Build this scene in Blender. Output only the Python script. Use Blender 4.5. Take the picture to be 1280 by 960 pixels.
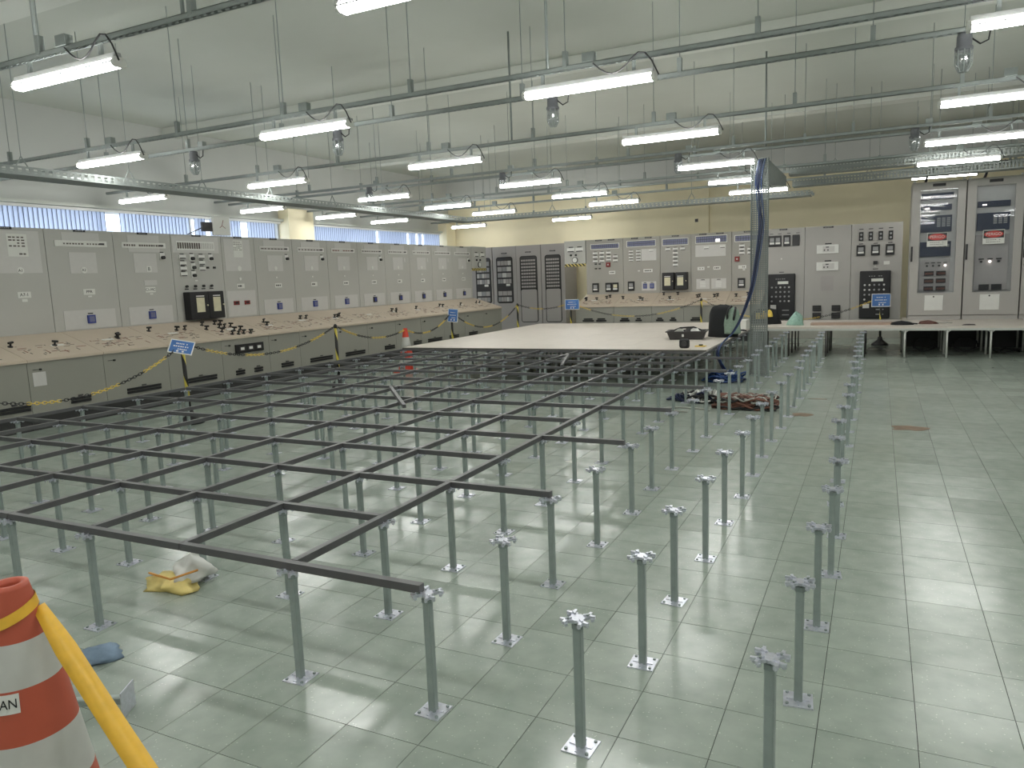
import bpy, math, random
from mathutils import Vector, Matrix

# ------------------------------------------------------------------ scene, camera, light
scene = bpy.context.scene
COL = scene.collection
for o in list(bpy.data.objects):
    bpy.data.objects.remove(o)

FPX = 928.6                                   # focal length in pixels of the 1280 wide frame
YAW, PITCH, ROLL = 0.459090, 0.141070, -0.037603
CAM = Vector((2.00776, -2.07557, 1.53211))
_f = Vector((-math.sin(YAW)*math.cos(PITCH), math.cos(YAW)*math.cos(PITCH), -math.sin(PITCH)))
_r = Vector((math.cos(YAW), math.sin(YAW), 0)); _u = _r.cross(_f)
_r2 = math.cos(ROLL)*_r + math.sin(ROLL)*_u; _u2 = -math.sin(ROLL)*_r + math.cos(ROLL)*_u
cd = bpy.data.cameras.new('camera'); cam = bpy.data.objects.new('camera', cd); COL.objects.link(cam)
cd.sensor_fit = 'HORIZONTAL'; cd.sensor_width = 36.0; cd.lens = FPX/1280*36.0
cd.clip_start = 0.05; cd.clip_end = 200
cam.matrix_world = Matrix(((_r2.x, _u2.x, -_f.x, CAM.x), (_r2.y, _u2.y, -_f.y, CAM.y), (_r2.z, _u2.z, -_f.z, CAM.z), (0, 0, 0, 1)))
scene.camera = cam
def to_pix(p):
    d = Vector(p)-CAM; z = d.dot(_f)
    if z < .1: return None
    return 640+FPX*d.dot(_r2)/z, 480-FPX*d.dot(_u2)/z

world = bpy.data.worlds.new('sky'); scene.world = world; world.use_nodes = True
wb = world.node_tree.nodes['Background']
wb.inputs['Color'].default_value = (0.80, 0.88, 1.0, 1); wb.inputs['Strength'].default_value = 3.0
scene.view_settings.view_transform = 'Standard'; scene.view_settings.look = 'None'
scene.view_settings.gamma = 1.0; scene.view_settings.use_curve_mapping = False
scene.view_settings.exposure = 0.22
TUBE_EMISSION = 39.0                          # the fluorescent fittings light the hall
try:
    scene.cycles.max_bounces = 6; scene.cycles.diffuse_bounces = 4; scene.cycles.glossy_bounces = 3
    scene.cycles.transparent_max_bounces = 10; scene.cycles.transmission_bounces = 4
    scene.cycles.sample_clamp_indirect = 6.0
except Exception:
    pass

# ------------------------------------------------------------------ materials
def srgb(r, g, b):
    def c(v):
        v /= 255.0
        return v/12.92 if v <= .04045 else ((v+.055)/1.055)**2.4
    return (c(r), c(g), c(b), 1)
MATS = {}
def mat(name, col, rough=.5, metal=0.0, var=.06, scale=14.0, spec=.5, bump=0.0, emit=None):
    if name in MATS: return MATS[name]
    m = bpy.data.materials.new(name); m.use_nodes = True; nt = m.node_tree; N = nt.nodes; b = N['Principled BSDF']
    tc = N.new('ShaderNodeTexCoord'); no = N.new('ShaderNodeTexNoise'); no.inputs['Scale'].default_value = scale; no.inputs['Detail'].default_value = 3
    nt.links.new(tc.outputs['Object'], no.inputs['Vector'])
    mr = N.new('ShaderNodeMapRange'); mr.inputs['From Min'].default_value = .3; mr.inputs['From Max'].default_value = .7
    mr.inputs['To Min'].default_value = 1-var; mr.inputs['To Max'].default_value = 1+var
    nt.links.new(no.outputs['Fac'], mr.inputs['Value'])
    mx = N.new('ShaderNodeVectorMath'); mx.operation = 'SCALE'; mx.inputs[0].default_value = col[:3]
    nt.links.new(mr.outputs['Result'], mx.inputs['Scale']); nt.links.new(mx.outputs['Vector'], b.inputs['Base Color'])
    b.inputs['Roughness'].default_value = rough; b.inputs['Metallic'].default_value = metal
    b.inputs['Specular IOR Level'].default_value = spec
    if bump:
        bp = N.new('ShaderNodeBump'); bp.inputs['Strength'].default_value = bump; bp.inputs['Distance'].default_value = .01
        nt.links.new(no.outputs['Fac'], bp.inputs['Height']); nt.links.new(bp.outputs['Normal'], b.inputs['Normal'])
    if emit:
        b.inputs['Emission Color'].default_value = emit[:3]+(1,); b.inputs['Emission Strength'].default_value = emit[3]
    MATS[name] = m; return m

M_WALL = mat('wall_paint_grey', srgb(196, 198, 194), .8, var=.025, scale=1.2)
M_CEIL = mat('ceiling_paint', srgb(182, 186, 177), .85, var=.03, scale=.8)
M_BEAM = mat('beam_paint', srgb(200, 203, 195), .85, var=.03, scale=.8)
M_CREAM = mat('cream_paint', srgb(236, 226, 194), .75, var=.03, scale=1.5)
M_OCHRE = mat('ochre_paint', srgb(236, 226, 194), .75, var=.03, scale=1.5)
M_PANEL = mat('panel_enamel', srgb(184, 183, 177), .5, var=.02, scale=2)
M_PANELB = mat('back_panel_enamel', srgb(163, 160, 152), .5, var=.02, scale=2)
M_PALEYELLOW = mat('pale_yellow_plastic', srgb(224, 204, 128), .5, var=.1, scale=20)
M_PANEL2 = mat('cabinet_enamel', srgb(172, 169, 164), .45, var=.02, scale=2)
M_RACK = mat('rack_enamel', srgb(168, 163, 160), .5, var=.02, scale=2)
M_PLATE = mat('cover_plate_grey', srgb(202, 200, 196), .5, var=.02)
M_DESKTOP = mat('desk_top_beige', srgb(196, 182, 164), .5, var=.03, scale=3)
M_DESKFRONT = mat('desk_front_enamel', srgb(146, 145, 136), .5, var=.02, scale=2)
M_GAP = mat('dark_gap', srgb(40, 40, 40), .8)
M_PLINTH = mat('dark_plinth', srgb(52, 52, 52), .6)
M_BASE = mat('support_base_grey', srgb(170, 170, 160), .6, var=.03)
M_WHITE = mat('white_plastic', srgb(225, 225, 220), .45, var=.02)
M_PAPER = mat('white_paper', srgb(222, 222, 216), .8, var=.02)
M_BLACK = mat('black_plastic', srgb(28, 28, 30), .45)
M_DARK = mat('dark_grey_plastic', srgb(58, 56, 56), .5)
M_INK = mat('black_ink', srgb(30, 30, 32), .7)
M_BLUEMETER = mat('blue_meter', srgb(58, 70, 140), .4)
M_BLUELT = mat('pale_blue_glass', srgb(112, 116, 146), .3)
M_RED = mat('red_plastic', srgb(130, 42, 40), .45)
M_REDLINE = mat('red_brown_line', srgb(122, 70, 58), .6)
M_GREYLINE = mat('grey_line', srgb(92, 84, 78), .6)
M_DIAL = mat('ivory_dial', srgb(214, 208, 178), .5)
M_LED = mat('lit_lamp', srgb(250, 235, 225), .4, emit=(1, .9, .82, 3.0))
M_GALV = mat('galvanised_steel', srgb(150, 160, 158), .42, .55, var=.10, scale=30)
M_TUBE = mat('pedestal_tube_zinc', srgb(152, 163, 159), .42, .25, var=.08, scale=20)
M_HEAD = mat('bright_zinc', srgb(214, 216, 226), .28, .75, var=.10, scale=60)
M_STRING = mat('black_steel_stringer', srgb(94, 94, 95), .45, .3, var=.10, scale=8)
M_DECK = mat('deck_laminate', srgb(208, 200, 190), .4, var=.04, scale=5)
M_DECKEDGE = mat('deck_edge', srgb(86, 82, 76), .6)
M_LCAP = mat('lantern_cap_grey', srgb(104, 106, 110), .5)
M_RAIL = mat('rail_zinc', srgb(146, 153, 150), .55, .25, var=.06, scale=10)
M_TRAY = mat('tray_zinc', srgb(140, 146, 143), .75, .0, var=.06, scale=10)
M_CABLE = mat('black_cable', srgb(30, 30, 32), .5)
M_BLUECABLE = mat('blue_cable', srgb(26, 38, 70), .45)
M_BLUECABLE2 = mat('bright_blue_cable', srgb(34, 66, 120), .45)
M_BROWN = mat('brown_cable', srgb(92, 58, 48), .6)
M_BROWN2 = mat('rust_cable', srgb(120, 80, 66), .6)
M_GREYCABLE = mat('grey_cable', srgb(168, 168, 160), .5)
M_ORANGE = mat('cone_orange', srgb(186, 88, 64), .5, var=.05, scale=8)
M_CONEWHITE = mat('cone_white_band', srgb(196, 196, 190), .5, var=.05, scale=10)
M_CONERED = mat('cone_red', srgb(214, 70, 50), .5)
M_TAPE = mat('yellow_tape', srgb(232, 182, 58), .45, var=.08, scale=20)
M_YELLOW = mat('yellow_plastic', srgb(222, 192, 84), .45, var=.05)
M_SIGNBLUE = mat('sign_blue', srgb(66, 112, 176), .45)
M_SIGNRED = mat('sign_red', srgb(196, 60, 56), .45)
M_TEALBAG = mat('teal_plastic_bag', srgb(150, 186, 172), .35, var=.15, scale=30)
M_GREENFAB = mat('green_fabric', srgb(136, 156, 140), .8, var=.12, scale=40)
M_BLACKFAB = mat('black_fabric', srgb(24, 26, 28), .85, var=.15, scale=40)
M_PLANK = mat('brown_board', srgb(170, 148, 132), .7, var=.08)
M_STAIN = mat('brown_glue_stain', srgb(122, 104, 86), .75, var=.15, scale=20)
M_SKIRT = mat('blind_fabric_edge', srgb(120, 128, 140), .8)
M_TROUGH = mat('lamp_trough_grey', srgb(170, 172, 170), .5)
M_DEVICE = mat('dark_blue_device', srgb(34, 44, 66), .45)
M_SCREENGREY = mat('grey_module', srgb(150, 150, 150), .5)
M_ORANGELINE = mat('orange_cord', srgb(214, 150, 70), .6)
M_BLUECLOTH = mat('blue_cloth', srgb(122, 142, 162), .85, var=.15, scale=20)
M_ALU = mat('white_alu_leg', srgb(196, 198, 192), .4, .2)

def emit_mat(name, col, s):
    m = bpy.data.materials.new(name); m.use_nodes = True; nt = m.node_tree; nt.nodes.clear()
    e = nt.nodes.new('ShaderNodeEmission'); o = nt.nodes.new('ShaderNodeOutputMaterial')
    e.inputs['Color'].default_value = col; e.inputs['Strength'].default_value = s
    nt.links.new(e.outputs[0], o.inputs[0]); return m
M_TUBELIGHT = emit_mat('fluorescent_light', (1, 1, .97, 1), TUBE_EMISSION)

def blend_mat(name, shaders):   # shaders: list of (node type, settings, weight so far)
    m = bpy.data.materials.new(name); m.use_nodes = True; nt = m.node_tree; nt.nodes.clear()
    o = nt.nodes.new('ShaderNodeOutputMaterial'); prev = None
    for t, st, w in shaders:
        n = nt.nodes.new(t)
        for k, v in st.items(): n.inputs[k].default_value = v
        if prev is None: prev = n
        else:
            x = nt.nodes.new('ShaderNodeMixShader'); x.inputs[0].default_value = w
            nt.links.new(prev.outputs[0], x.inputs[1]); nt.links.new(n.outputs[0], x.inputs[2]); prev = x
    nt.links.new(prev.outputs[0], o.inputs[0]); return m
M_BLIND = blend_mat('vertical_blind_fabric', [('ShaderNodeBsdfTranslucent', {'Color': (.80, .84, .92, 1)}, 0), ('ShaderNodeBsdfDiffuse', {'Color': (.5, .54, .6, 1)}, .3)])
M_SLATSHADE = mat('slat_overlap_shade', srgb(92, 102, 124), .8)  # slat edges painted dark for the shade where translucent slats overlap
M_PANE = blend_mat('window_glass', [('ShaderNodeBsdfTransparent', {'Color': (.95, .97, 1, 1)}, 0), ('ShaderNodeBsdfGlossy', {'Color': (.9, .9, .9, 1), 'Roughness': .05}, .06)])
M_CABGLASS = blend_mat('cabinet_door_glass', [('ShaderNodeBsdfTransparent', {'Color': (.94, .95, .96, 1)}, 0), ('ShaderNodeBsdfGlossy', {'Color': (.9, .9, .9, 1), 'Roughness': .02}, .010)])
M_JAR = blend_mat('lantern_glass', [('ShaderNodeBsdfTransparent', {'Color': (.86, .88, .9, 1)}, 0), ('ShaderNodeBsdfGlossy', {'Color': (.85, .85, .88, 1), 'Roughness': .1}, .25)])

TP, TX0, TY0 = 0.2990, 1.2680, 0.1180             # floor tile pitch and origin
def floor_mat():
    m = bpy.data.materials.new('terrazzo_vinyl_tile'); m.use_nodes = True; nt = m.node_tree; N = nt.nodes; L = nt.links
    b = N['Principled BSDF']; geo = N.new('ShaderNodeNewGeometry')
    sub = N.new('ShaderNodeVectorMath'); sub.operation = 'SUBTRACT'; sub.inputs[1].default_value = (TX0, TY0, -.5); L.new(geo.outputs['Position'], sub.inputs[0])
    div = N.new('ShaderNodeVectorMath'); div.operation = 'DIVIDE'; div.inputs[1].default_value = (TP, TP, 1e6); L.new(sub.outputs[0], div.inputs[0])
    fl = N.new('ShaderNodeVectorMath'); fl.operation = 'FLOOR'; L.new(div.outputs[0], fl.inputs[0])
    wn = N.new('ShaderNodeTexWhiteNoise'); L.new(fl.outputs[0], wn.inputs['Vector'])
    # marbled base
    no = N.new('ShaderNodeTexNoise'); no.inputs['Scale'].default_value = 9; no.inputs['Detail'].default_value = 6; L.new(geo.outputs['Position'], no.inputs['Vector'])
    cr = N.new('ShaderNodeValToRGB'); L.new(no.outputs['Fac'], cr.inputs[0])
    cr.color_ramp.elements[0].position = .3; cr.color_ramp.elements[0].color = srgb(143, 154, 144)
    cr.color_ramp.elements[1].position = .7; cr.color_ramp.elements[1].color = srgb(158, 167, 157)
    hs = N.new('ShaderNodeHueSaturation'); L.new(cr.outputs[0], hs.inputs['Color'])
    mr = N.new('ShaderNodeMapRange'); mr.inputs['To Min'].default_value = .965; mr.inputs['To Max'].default_value = 1.035; L.new(wn.outputs['Value'], mr.inputs['Value']); L.new(mr.outputs[0], hs.inputs['Value'])
    # light and dark chips
    vo = N.new('ShaderNodeTexVoronoi'); vo.inputs['Scale'].default_value = 64; L.new(geo.outputs['Position'], vo.inputs['Vector'])
    lt = N.new('ShaderNodeMath'); lt.operation = 'LESS_THAN'; lt.inputs[1].default_value = .17; L.new(vo.outputs['Distance'], lt.inputs[0])
    sp = N.new('ShaderNodeSeparateColor'); L.new(vo.outputs['Color'], sp.inputs[0])
    g2 = N.new('ShaderNodeMath'); g2.operation = 'GREATER_THAN'; g2.inputs[1].default_value = .62; L.new(sp.outputs[0], g2.inputs[0])
    ml = N.new('ShaderNodeMath'); ml.operation = 'MULTIPLY'; L.new(lt.outputs[0], ml.inputs[0]); L.new(g2.outputs[0], ml.inputs[1])
    mu = N.new('ShaderNodeMath'); mu.operation = 'MULTIPLY'; mu.inputs[1].default_value = .42; L.new(ml.outputs[0], mu.inputs[0])
    mix = N.new('ShaderNodeMix'); mix.data_type = 'RGBA'; L.new(mu.outputs[0], mix.inputs[0]); L.new(hs.outputs[0], mix.inputs[6]); mix.inputs[7].default_value = srgb(206, 210, 196)
    L.new(mix.outputs[2], b.inputs['Base Color'])
    # worn wax: roughness changes from tile to tile
    r1 = N.new('ShaderNodeMapRange'); r1.inputs['To Min'].default_value = .17; r1.inputs['To Max'].default_value = .26; L.new(wn.outputs['Value'], r1.inputs['Value'])
    L.new(r1.outputs[0], b.inputs['Roughness'])
    b.inputs['Specular IOR Level'].default_value = .6
    # each tile lies a hair out of level
    vs = N.new('ShaderNodeVectorMath'); vs.operation = 'SUBTRACT'; vs.inputs[1].default_value = (.5, .5, .5); L.new(wn.outputs['Color'], vs.inputs[0])
    vm = N.new('ShaderNodeVectorMath'); vm.operation = 'MULTIPLY'; vm.inputs[1].default_value = (.016, .016, 0); L.new(vs.outputs[0], vm.inputs[0])
    va = N.new('ShaderNodeVectorMath'); va.operation = 'ADD'; L.new(geo.outputs['Normal'], va.inputs[0]); L.new(vm.outputs[0], va.inputs[1])
    vn = N.new('ShaderNodeVectorMath'); vn.operation = 'NORMALIZE'; L.new(va.outputs[0], vn.inputs[0]); L.new(vn.outputs[0], b.inputs['Normal'])
    return m
M_FLOOR = floor_mat()

def stripe_mat(name, c1, c2, freq, twist):
    m = bpy.data.materials.new(name); m.use_nodes = True; nt = m.node_tree; N = nt.nodes; L = nt.links; b = N['Principled BSDF']
    tc = N.new('ShaderNodeTexCoord'); s = N.new('ShaderNodeSeparateXYZ'); L.new(tc.outputs['Object'], s.inputs[0])
    if twist:
        a = N.new('ShaderNodeMath'); a.operation = 'ARCTAN2'; L.new(s.outputs['Y'], a.inputs[0]); L.new(s.outputs['X'], a.inputs[1])
        d = N.new('ShaderNodeMath'); d.operation = 'DIVIDE'; d.inputs[1].default_value = 2*math.pi; L.new(a.outputs[0], d.inputs[0]); first = d.outputs[0]
    else:
        first = s.outputs['X']
        d = N.new('ShaderNodeMath'); d.operation = 'MULTIPLY'; d.inputs[1].default_value = freq; L.new(first, d.inputs[0]); first = d.outputs[0]
    k = N.new('ShaderNodeMath'); k.operation = 'MULTIPLY_ADD'; k.inputs[1].default_value = freq; L.new(s.outputs['Z'], k.inputs[0]); L.new(first, k.inputs[2])
    fr = N.new('ShaderNodeMath'); fr.operation = 'FRACT'; L.new(k.outputs[0], fr.inputs[0])
    g = N.new('ShaderNodeMath'); g.operation = 'GREATER_THAN'; g.inputs[1].default_value = .66 if twist else .5; L.new(fr.outputs[0], g.inputs[0])
    mx = N.new('ShaderNodeMix'); mx.data_type = 'RGBA'; L.new(g.outputs[0], mx.inputs[0]); mx.inputs[6].default_value = c1; mx.inputs[7].default_value = c2
    L.new(mx.outputs[2], b.inputs['Base Color']); b.inputs['Roughness'].default_value = .5
    return m
M_POST = stripe_mat('black_yellow_spiral', srgb(26, 26, 26), srgb(214, 196, 84), 2.3, True)
M_HAZARD = stripe_mat('hazard_stripes', srgb(36, 36, 34), srgb(214, 196, 110), 11, False)

# ------------------------------------------------------------------ mesh helpers
class MB:
    def __init__(s): s.v = []; s.f = []
    def add(s, vs, fs):
        n = len(s.v); s.v += [tuple(v) for v in vs]; s.f += [tuple(i+n for i in f) for f in fs]; return s
    def box(s, x0, x1, y0, y1, z0, z1, M=None):
        vs = [(x0, y0, z0), (x1, y0, z0), (x1, y1, z0), (x0, y1, z0), (x0, y0, z1), (x1, y0, z1), (x1, y1, z1), (x0, y1, z1)]
        if M: vs = [M @ Vector(v) for v in vs]
        return s.add(vs, [(0, 3, 2, 1), (4, 5, 6, 7), (0, 1, 5, 4), (1, 2, 6, 5), (2, 3, 7, 6), (3, 0, 4, 7)])
    def cyl(s, p0, p1, r0, r1=None, n=10, cap=True):
        r1 = r0 if r1 is None else r1; p0 = Vector(p0); p1 = Vector(p1); d = (p1-p0).normalized()
        a = d.orthogonal().normalized(); b = d.cross(a)
        vs = [p0+(a*math.cos(t)+b*math.sin(t))*r0 for t in [2*math.pi*k/n for k in range(n)]]
        vs += [p1+(a*math.cos(t)+b*math.sin(t))*r1 for t in [2*math.pi*k/n for k in range(n)]]
        fs = [(k, (k+1) % n, n+(k+1) % n, n+k) for k in range(n)]
        if cap: fs += [tuple(range(n-1, -1, -1)), tuple(range(n, 2*n))]
        return s.add(vs, fs)
    def tube(s, pts, r, n=6, closed=False):
        pts = [Vector(p) for p in pts]; m = len(pts); rings = []; a = None
        for i, p in enumerate(pts):
            if closed: d = (pts[(i+1) % m]-pts[i-1]).normalized()
            else: d = (pts[min(i+1, m-1)]-pts[max(i-1, 0)]).normalized()
            if d.length < 1e-6: d = Vector((0, 0, 1))
            if a is None: a = d.orthogonal().normalized()
            a = (a-d*a.dot(d)); a = a.normalized() if a.length > 1e-6 else d.orthogonal().normalized()
            b = d.cross(a); rings.append([p+(a*math.cos(2*math.pi*k/n)+b*math.sin(2*math.pi*k/n))*r for k in range(n)])
        vs = [v for ring in rings for v in ring]; fs = []
        for i in range(m if closed else m-1):
            j = (i+1) % m
            for k in range(n): fs.append((i*n+k, i*n+(k+1) % n, j*n+(k+1) % n, j*n+k))
        if not closed: fs += [tuple(range(n-1, -1, -1)), tuple(range((m-1)*n, m*n))]
        return s.add(vs, fs)
    def lathe(s, prof, n=24, c=(0, 0, 0)):
        vs = [(c[0]+r*math.cos(2*math.pi*k/n), c[1]+r*math.sin(2*math.pi*k/n), c[2]+z) for r, z in prof for k in range(n)]
        fs = [(i*n+k, i*n+(k+1) % n, (i+1)*n+(k+1) % n, (i+1)*n+k) for i in range(len(prof)-1) for k in range(n)]
        return s.add(vs, fs)
    def prism(s, poly, z0, z1, M=None):
        n = len(poly); vs = [Vector((x, y, z0)) for x, y in poly]+[Vector((x, y, z1)) for x, y in poly]
        if M: vs = [M @ v for v in vs]
        return s.add(vs, [tuple(range(n-1, -1, -1)), tuple(range(n, 2*n))]+[(k, (k+1) % n, n+(k+1) % n, n+k) for k in range(n)])
    def mesh(s, name, m, smooth=False):
        me = bpy.data.meshes.new(name); me.from_pydata(s.v, [], s.f); me.validate(); me.update()
        me.materials.append(m)
        if smooth:
            me.polygons.foreach_set('use_smooth', [True]*len(me.polygons))
        return me
    def build(s, name, m, parent=None, smooth=False, loc=None, rot=None, bevel=0):
        o = bpy.data.objects.new(name, s.mesh(name, m, smooth)); COL.objects.link(o); o.parent = parent
        if loc is not None: o.location = loc
        if rot is not None: o.rotation_euler = rot
        if bevel:
            bv = o.modifiers.new('bevel', 'BEVEL'); bv.width = bevel; bv.segments = 2; bv.limit_method = 'ANGLE'
        return o
def inst(name, me, parent=None, loc=(0, 0, 0), rot=(0, 0, 0), scale=None):
    o = bpy.data.objects.new(name, me); COL.objects.link(o); o.parent = parent; o.location = loc; o.rotation_euler = rot
    if scale: o.scale = scale
    return o
def tag(o, label, cat, group=None, kind=None):
    o['label'] = label; o['category'] = cat
    if group: o['group'] = group
    if kind: o['kind'] = kind
    return o
def thing(name, label, cat, loc=(0, 0, 0), rz=0, group=None):
    o = bpy.data.objects.new(name, None); COL.objects.link(o); o.location = loc; o.rotation_euler = (0, 0, rz); o.empty_display_size = .1
    return tag(o, label, cat, group)
def struct(o):
    o['kind'] = 'structure'; return o
def bx(name, m, parent, x0, x1, y0, y1, z0, z1, bevel=0):
    return MB().box(x0, x1, y0, y1, z0, z1).build(name, m, parent, bevel=bevel)
_txt = {}
def text(s, size, m, parent, loc, rot, name='lettering', sx=1.0):
    key = (s, round(size, 4), m.name)
    if key not in _txt:
        cu = bpy.data.curves.new('txt', 'FONT'); cu.body = s; cu.size = size; cu.align_x = 'CENTER'; cu.align_y = 'CENTER'; cu.extrude = .0006; cu.resolution_u = 3
        ob = bpy.data.objects.new('txt', cu); COL.objects.link(ob); dg = bpy.context.evaluated_depsgraph_get()
        me = bpy.data.meshes.new_from_object(ob.evaluated_get(dg)); me.materials.clear(); me.materials.append(m)
        bpy.data.objects.remove(ob); _txt[key] = me
    o = inst(name, _txt[key], parent, loc, rot)
    if sx != 1: o.scale = (sx, 1, 1)
    return o
ORD = ['zeroth', 'first', 'second', 'third', 'fourth', 'fifth', 'sixth', 'seventh', 'eighth', 'ninth', 'tenth', 'eleventh', 'twelfth', 'thirteenth', 'fourteenth', 'fifteenth',
       'sixteenth', 'seventeenth', 'eighteenth', 'nineteenth', 'twentieth', 'twenty-first', 'twenty-second', 'twenty-third', 'twenty-fourth', 'twenty-fifth']
rnd = random.Random(7)
R90 = math.pi/2

# ------------------------------------------------------------------ the room
XL, XR, YB, YF, ZC = -9.7, 7.6, 17.7, -5.2, 4.45
fl = struct(bx('floor', M_GAP, None, XL, XR, YF, YB, -.12, -.0035))
# tiles: the 300 that show largest are objects of their own, the rest one mesh
tiles = []
for a in range(int((XL-TX0)/TP)-1, int((XR-TX0)/TP)+2):
    for b in range(int((YF-TY0)/TP)-1, int((YB-TY0)/TP)+2):
        cx, cy = TX0+(a+.5)*TP, TY0+(b+.5)*TP
        if cx-TP/2 < XL or cx+TP/2 > XR or cy-TP/2 < YF or cy+TP/2 > YB: continue
        p = to_pix((cx, cy, 0)); vis = p is not None and -30 < p[0] < 1310 and 330 < p[1] < 985
        d = (Vector((cx, cy, 0))-CAM).length
        tiles.append((0 if vis else 1, d, cx, cy))
tiles.sort()
h = TP/2-.0013
tile_me = MB().box(-h, h, -h, h, -.0034, 0).mesh('floor_tile', M_FLOOR)
for _, d, cx, cy in tiles[:300]:
    inst('floor_tile', tile_me, fl, (cx, cy, 0))
mb = MB()
for _, d, cx, cy in tiles[300:]:
    mb.add([(cx-h, cy-h, 0), (cx+h, cy-h, 0), (cx+h, cy+h, 0), (cx-h, cy+h, 0), (cx-h, cy-h, -.003), (cx+h, cy-h, -.003), (cx+h, cy+h, -.003), (cx-h, cy+h, -.003)],
           [(0, 1, 2, 3), (0, 4, 5, 1), (1, 5, 6, 2), (2, 6, 7, 3), (3, 7, 4, 0)])
ft = mb.build('distant_floor_tiles', M_FLOOR, fl); ft['kind'] = 'stuff'

ce = struct(bx('ceiling', M_CEIL, None, XL-.2, XR+.2, YF-.2, YB+.2, ZC, ZC+.15))
for yb in (2.6, 7.72, 12.84):
    bx('ceiling_beam', M_BEAM, ce, XL, XR, yb, yb+.35, ZC-.13, ZC-.001)
WZ0, WZ1 = 1.95, 2.93
WIN = [(1.6, 10.45), (11.35, 17.05)]
wl = MB().box(XL-.2, XL, YF, YB, 0, WZ0).box(XL-.2, XL, YF, YB, WZ1, ZC)
for a, b in ((YF, WIN[0][0]), (WIN[0][1], WIN[1][0]), (WIN[1][1], YB)): wl.box(XL-.2, XL, a, b, WZ0, WZ1)
wl = struct(wl.build('wall_left', M_WALL))
wb_ = struct(bx('wall_back', M_CREAM, None, XL-.2, -1.95, YB, YB+.2, 0, 3.86))
wb2 = struct(bx('wall_back_recess', M_OCHRE, None, -1.95, XR+.2, YB+.06, YB+.26, 0, 3.86))
struct(bx('trim_1', M_WALL, None, XL-.2, XR+.2, YB-.02, YB+.26, 3.86, ZC))
struct(bx('wall_right', M_WALL, None, XR, XR+.2, YF, YB, 0, ZC))
struct(bx('wall_front', M_WALL, None, XL-.2, XR+.2, YF-.2, YF, 0, ZC))
bx('wall_outlet', M_DARK, wb_, -2.30, -2.22, YB-.012, YB, 2.80, 2.88)
# cream pillars on the window wall
for k, (a, b) in enumerate(((10.5, 11.3), (17.08, 17.6))):
    struct(bx('trim_%d' % (k+2), M_CREAM, None, XL, XL+.28, a, b, 0, 3.2))
struct(bx('trim_4', M_BEAM, None, XL, XL+.16, 1.5, 10.48, WZ1, WZ1+.05))
struct(bx('trim_5', M_BEAM, None, XL, XL+.16, 11.32, 17.06, WZ1, WZ1+.05))
for k, (a, b) in enumerate(WIN):
    w = struct(MB().box(XL-.16, XL-.10, a, b, WZ0, WZ0+.05).box(XL-.16, XL-.10, a, b, WZ1-.05, WZ1).build('window_%d' % (k+1), M_WHITE))
    n = round((b-a)/1.1)
    for q in range(n+1):
        y = a+(b-a)*q/n; y = min(max(y, a+.02), b-.02)
        bx('window_mullion', M_WHITE, w, XL-.16, XL-.10, y-.02, y+.02, WZ0+.05, WZ1-.05)
    for q in range(n):
        y0 = a+(b-a)*q/n+.02; y1 = a+(b-a)*(q+1)/n-.02
        bx('pane', M_PANE, w, XL-.134, XL-.128, y0, y1, WZ0+.05, WZ1-.05)

# vertical blinds in front of the windows
slat_me = MB().box(-.036, .036, -.0015, .0015, 1.98, 2.88).box(-.046, -.036, -.002, .002, 1.98, 2.88).box(.036, .046, -.002, .002, 1.98, 2.88).mesh('slat', M_BLIND)
slat_me.materials.append(M_SLATSHADE)
for p_ in slat_me.polygons: p_.material_index = 0 if p_.index < 6 else 1
GAPS = [(6.36, 6.62), (8.05, 8.18), (8.42, 8.55), (9.33, 9.50), (10.28, 10.42), (13.85, 14.0), (15.25, 15.42), (15.75, 15.85), (16.05, 16.2)]
for k, (a, b) in enumerate(WIN):
    t = thing('vertical_blind', ['long grey vertical blind behind the near left control panels', 'grey vertical blind between the cream pillar and the back wall'][k], 'blind', (XL+.07, a, 0), 0, 'vertical blinds at the windows')
    bx('headrail', M_WHITE, t, -.03, .03, 0, b-a, 2.88, 2.925)
    y = a+.05
    while y < b-.03:
        if not any(g0 < y < g1 for g0, g1 in GAPS):
            ang = R90-.20+rnd.uniform(-.08, .08)
            if 6.2 < y < 6.4 or 8.3 < y < 8.45: ang = R90-1.1
            inst('slat', slat_me, t, (0, y-a, 0), (0, 0, ang))
        y += .074
    
# ------------------------------------------------------------------ light fittings
XYZ = Matrix(((0, 0, 1, 0), (1, 0, 0, 0), (0, 1, 0, 0), (0, 0, 0, 1)))
house_me = MB().prism([(-.022, .07), (.022, .07), (.030, .033), (-.030, .033)], -.535, .535, XYZ).prism([(-.058, .010), (-.050, .010), (-.050, .002), (-.058, .002)], -.535, .535, XYZ).prism([(.050, .010), (.058, .010), (.058, .002), (.050, .002)], -.535, .535, XYZ).mesh('housing', M_TROUGH)
diff_me = MB().prism([(-.030, .032), (-.050, .008), (-.046, -.008), (-.030, -.018), (.030, -.018), (.046, -.008), (.050, .008), (.030, .032)], -.525, .525, XYZ).mesh('diffuser', M_TUBELIGHT)
cap_me = MB().prism([(-.032, .04), (-.056, .008), (-.048, -.012), (-.030, -.022), (.030, -.022), (.048, -.012), (.056, .008), (.032, .04)], -.012, .012, XYZ).mesh('end_cap', M_WHITE)
stem_me = MB().box(-.012, .012, -.012, .012, .07, .17).mesh('stem', M_RAIL)
jbox_me = MB().box(-.05, .05, -.03, .03, 0, .07).mesh('junction_box', M_RAIL)
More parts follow.
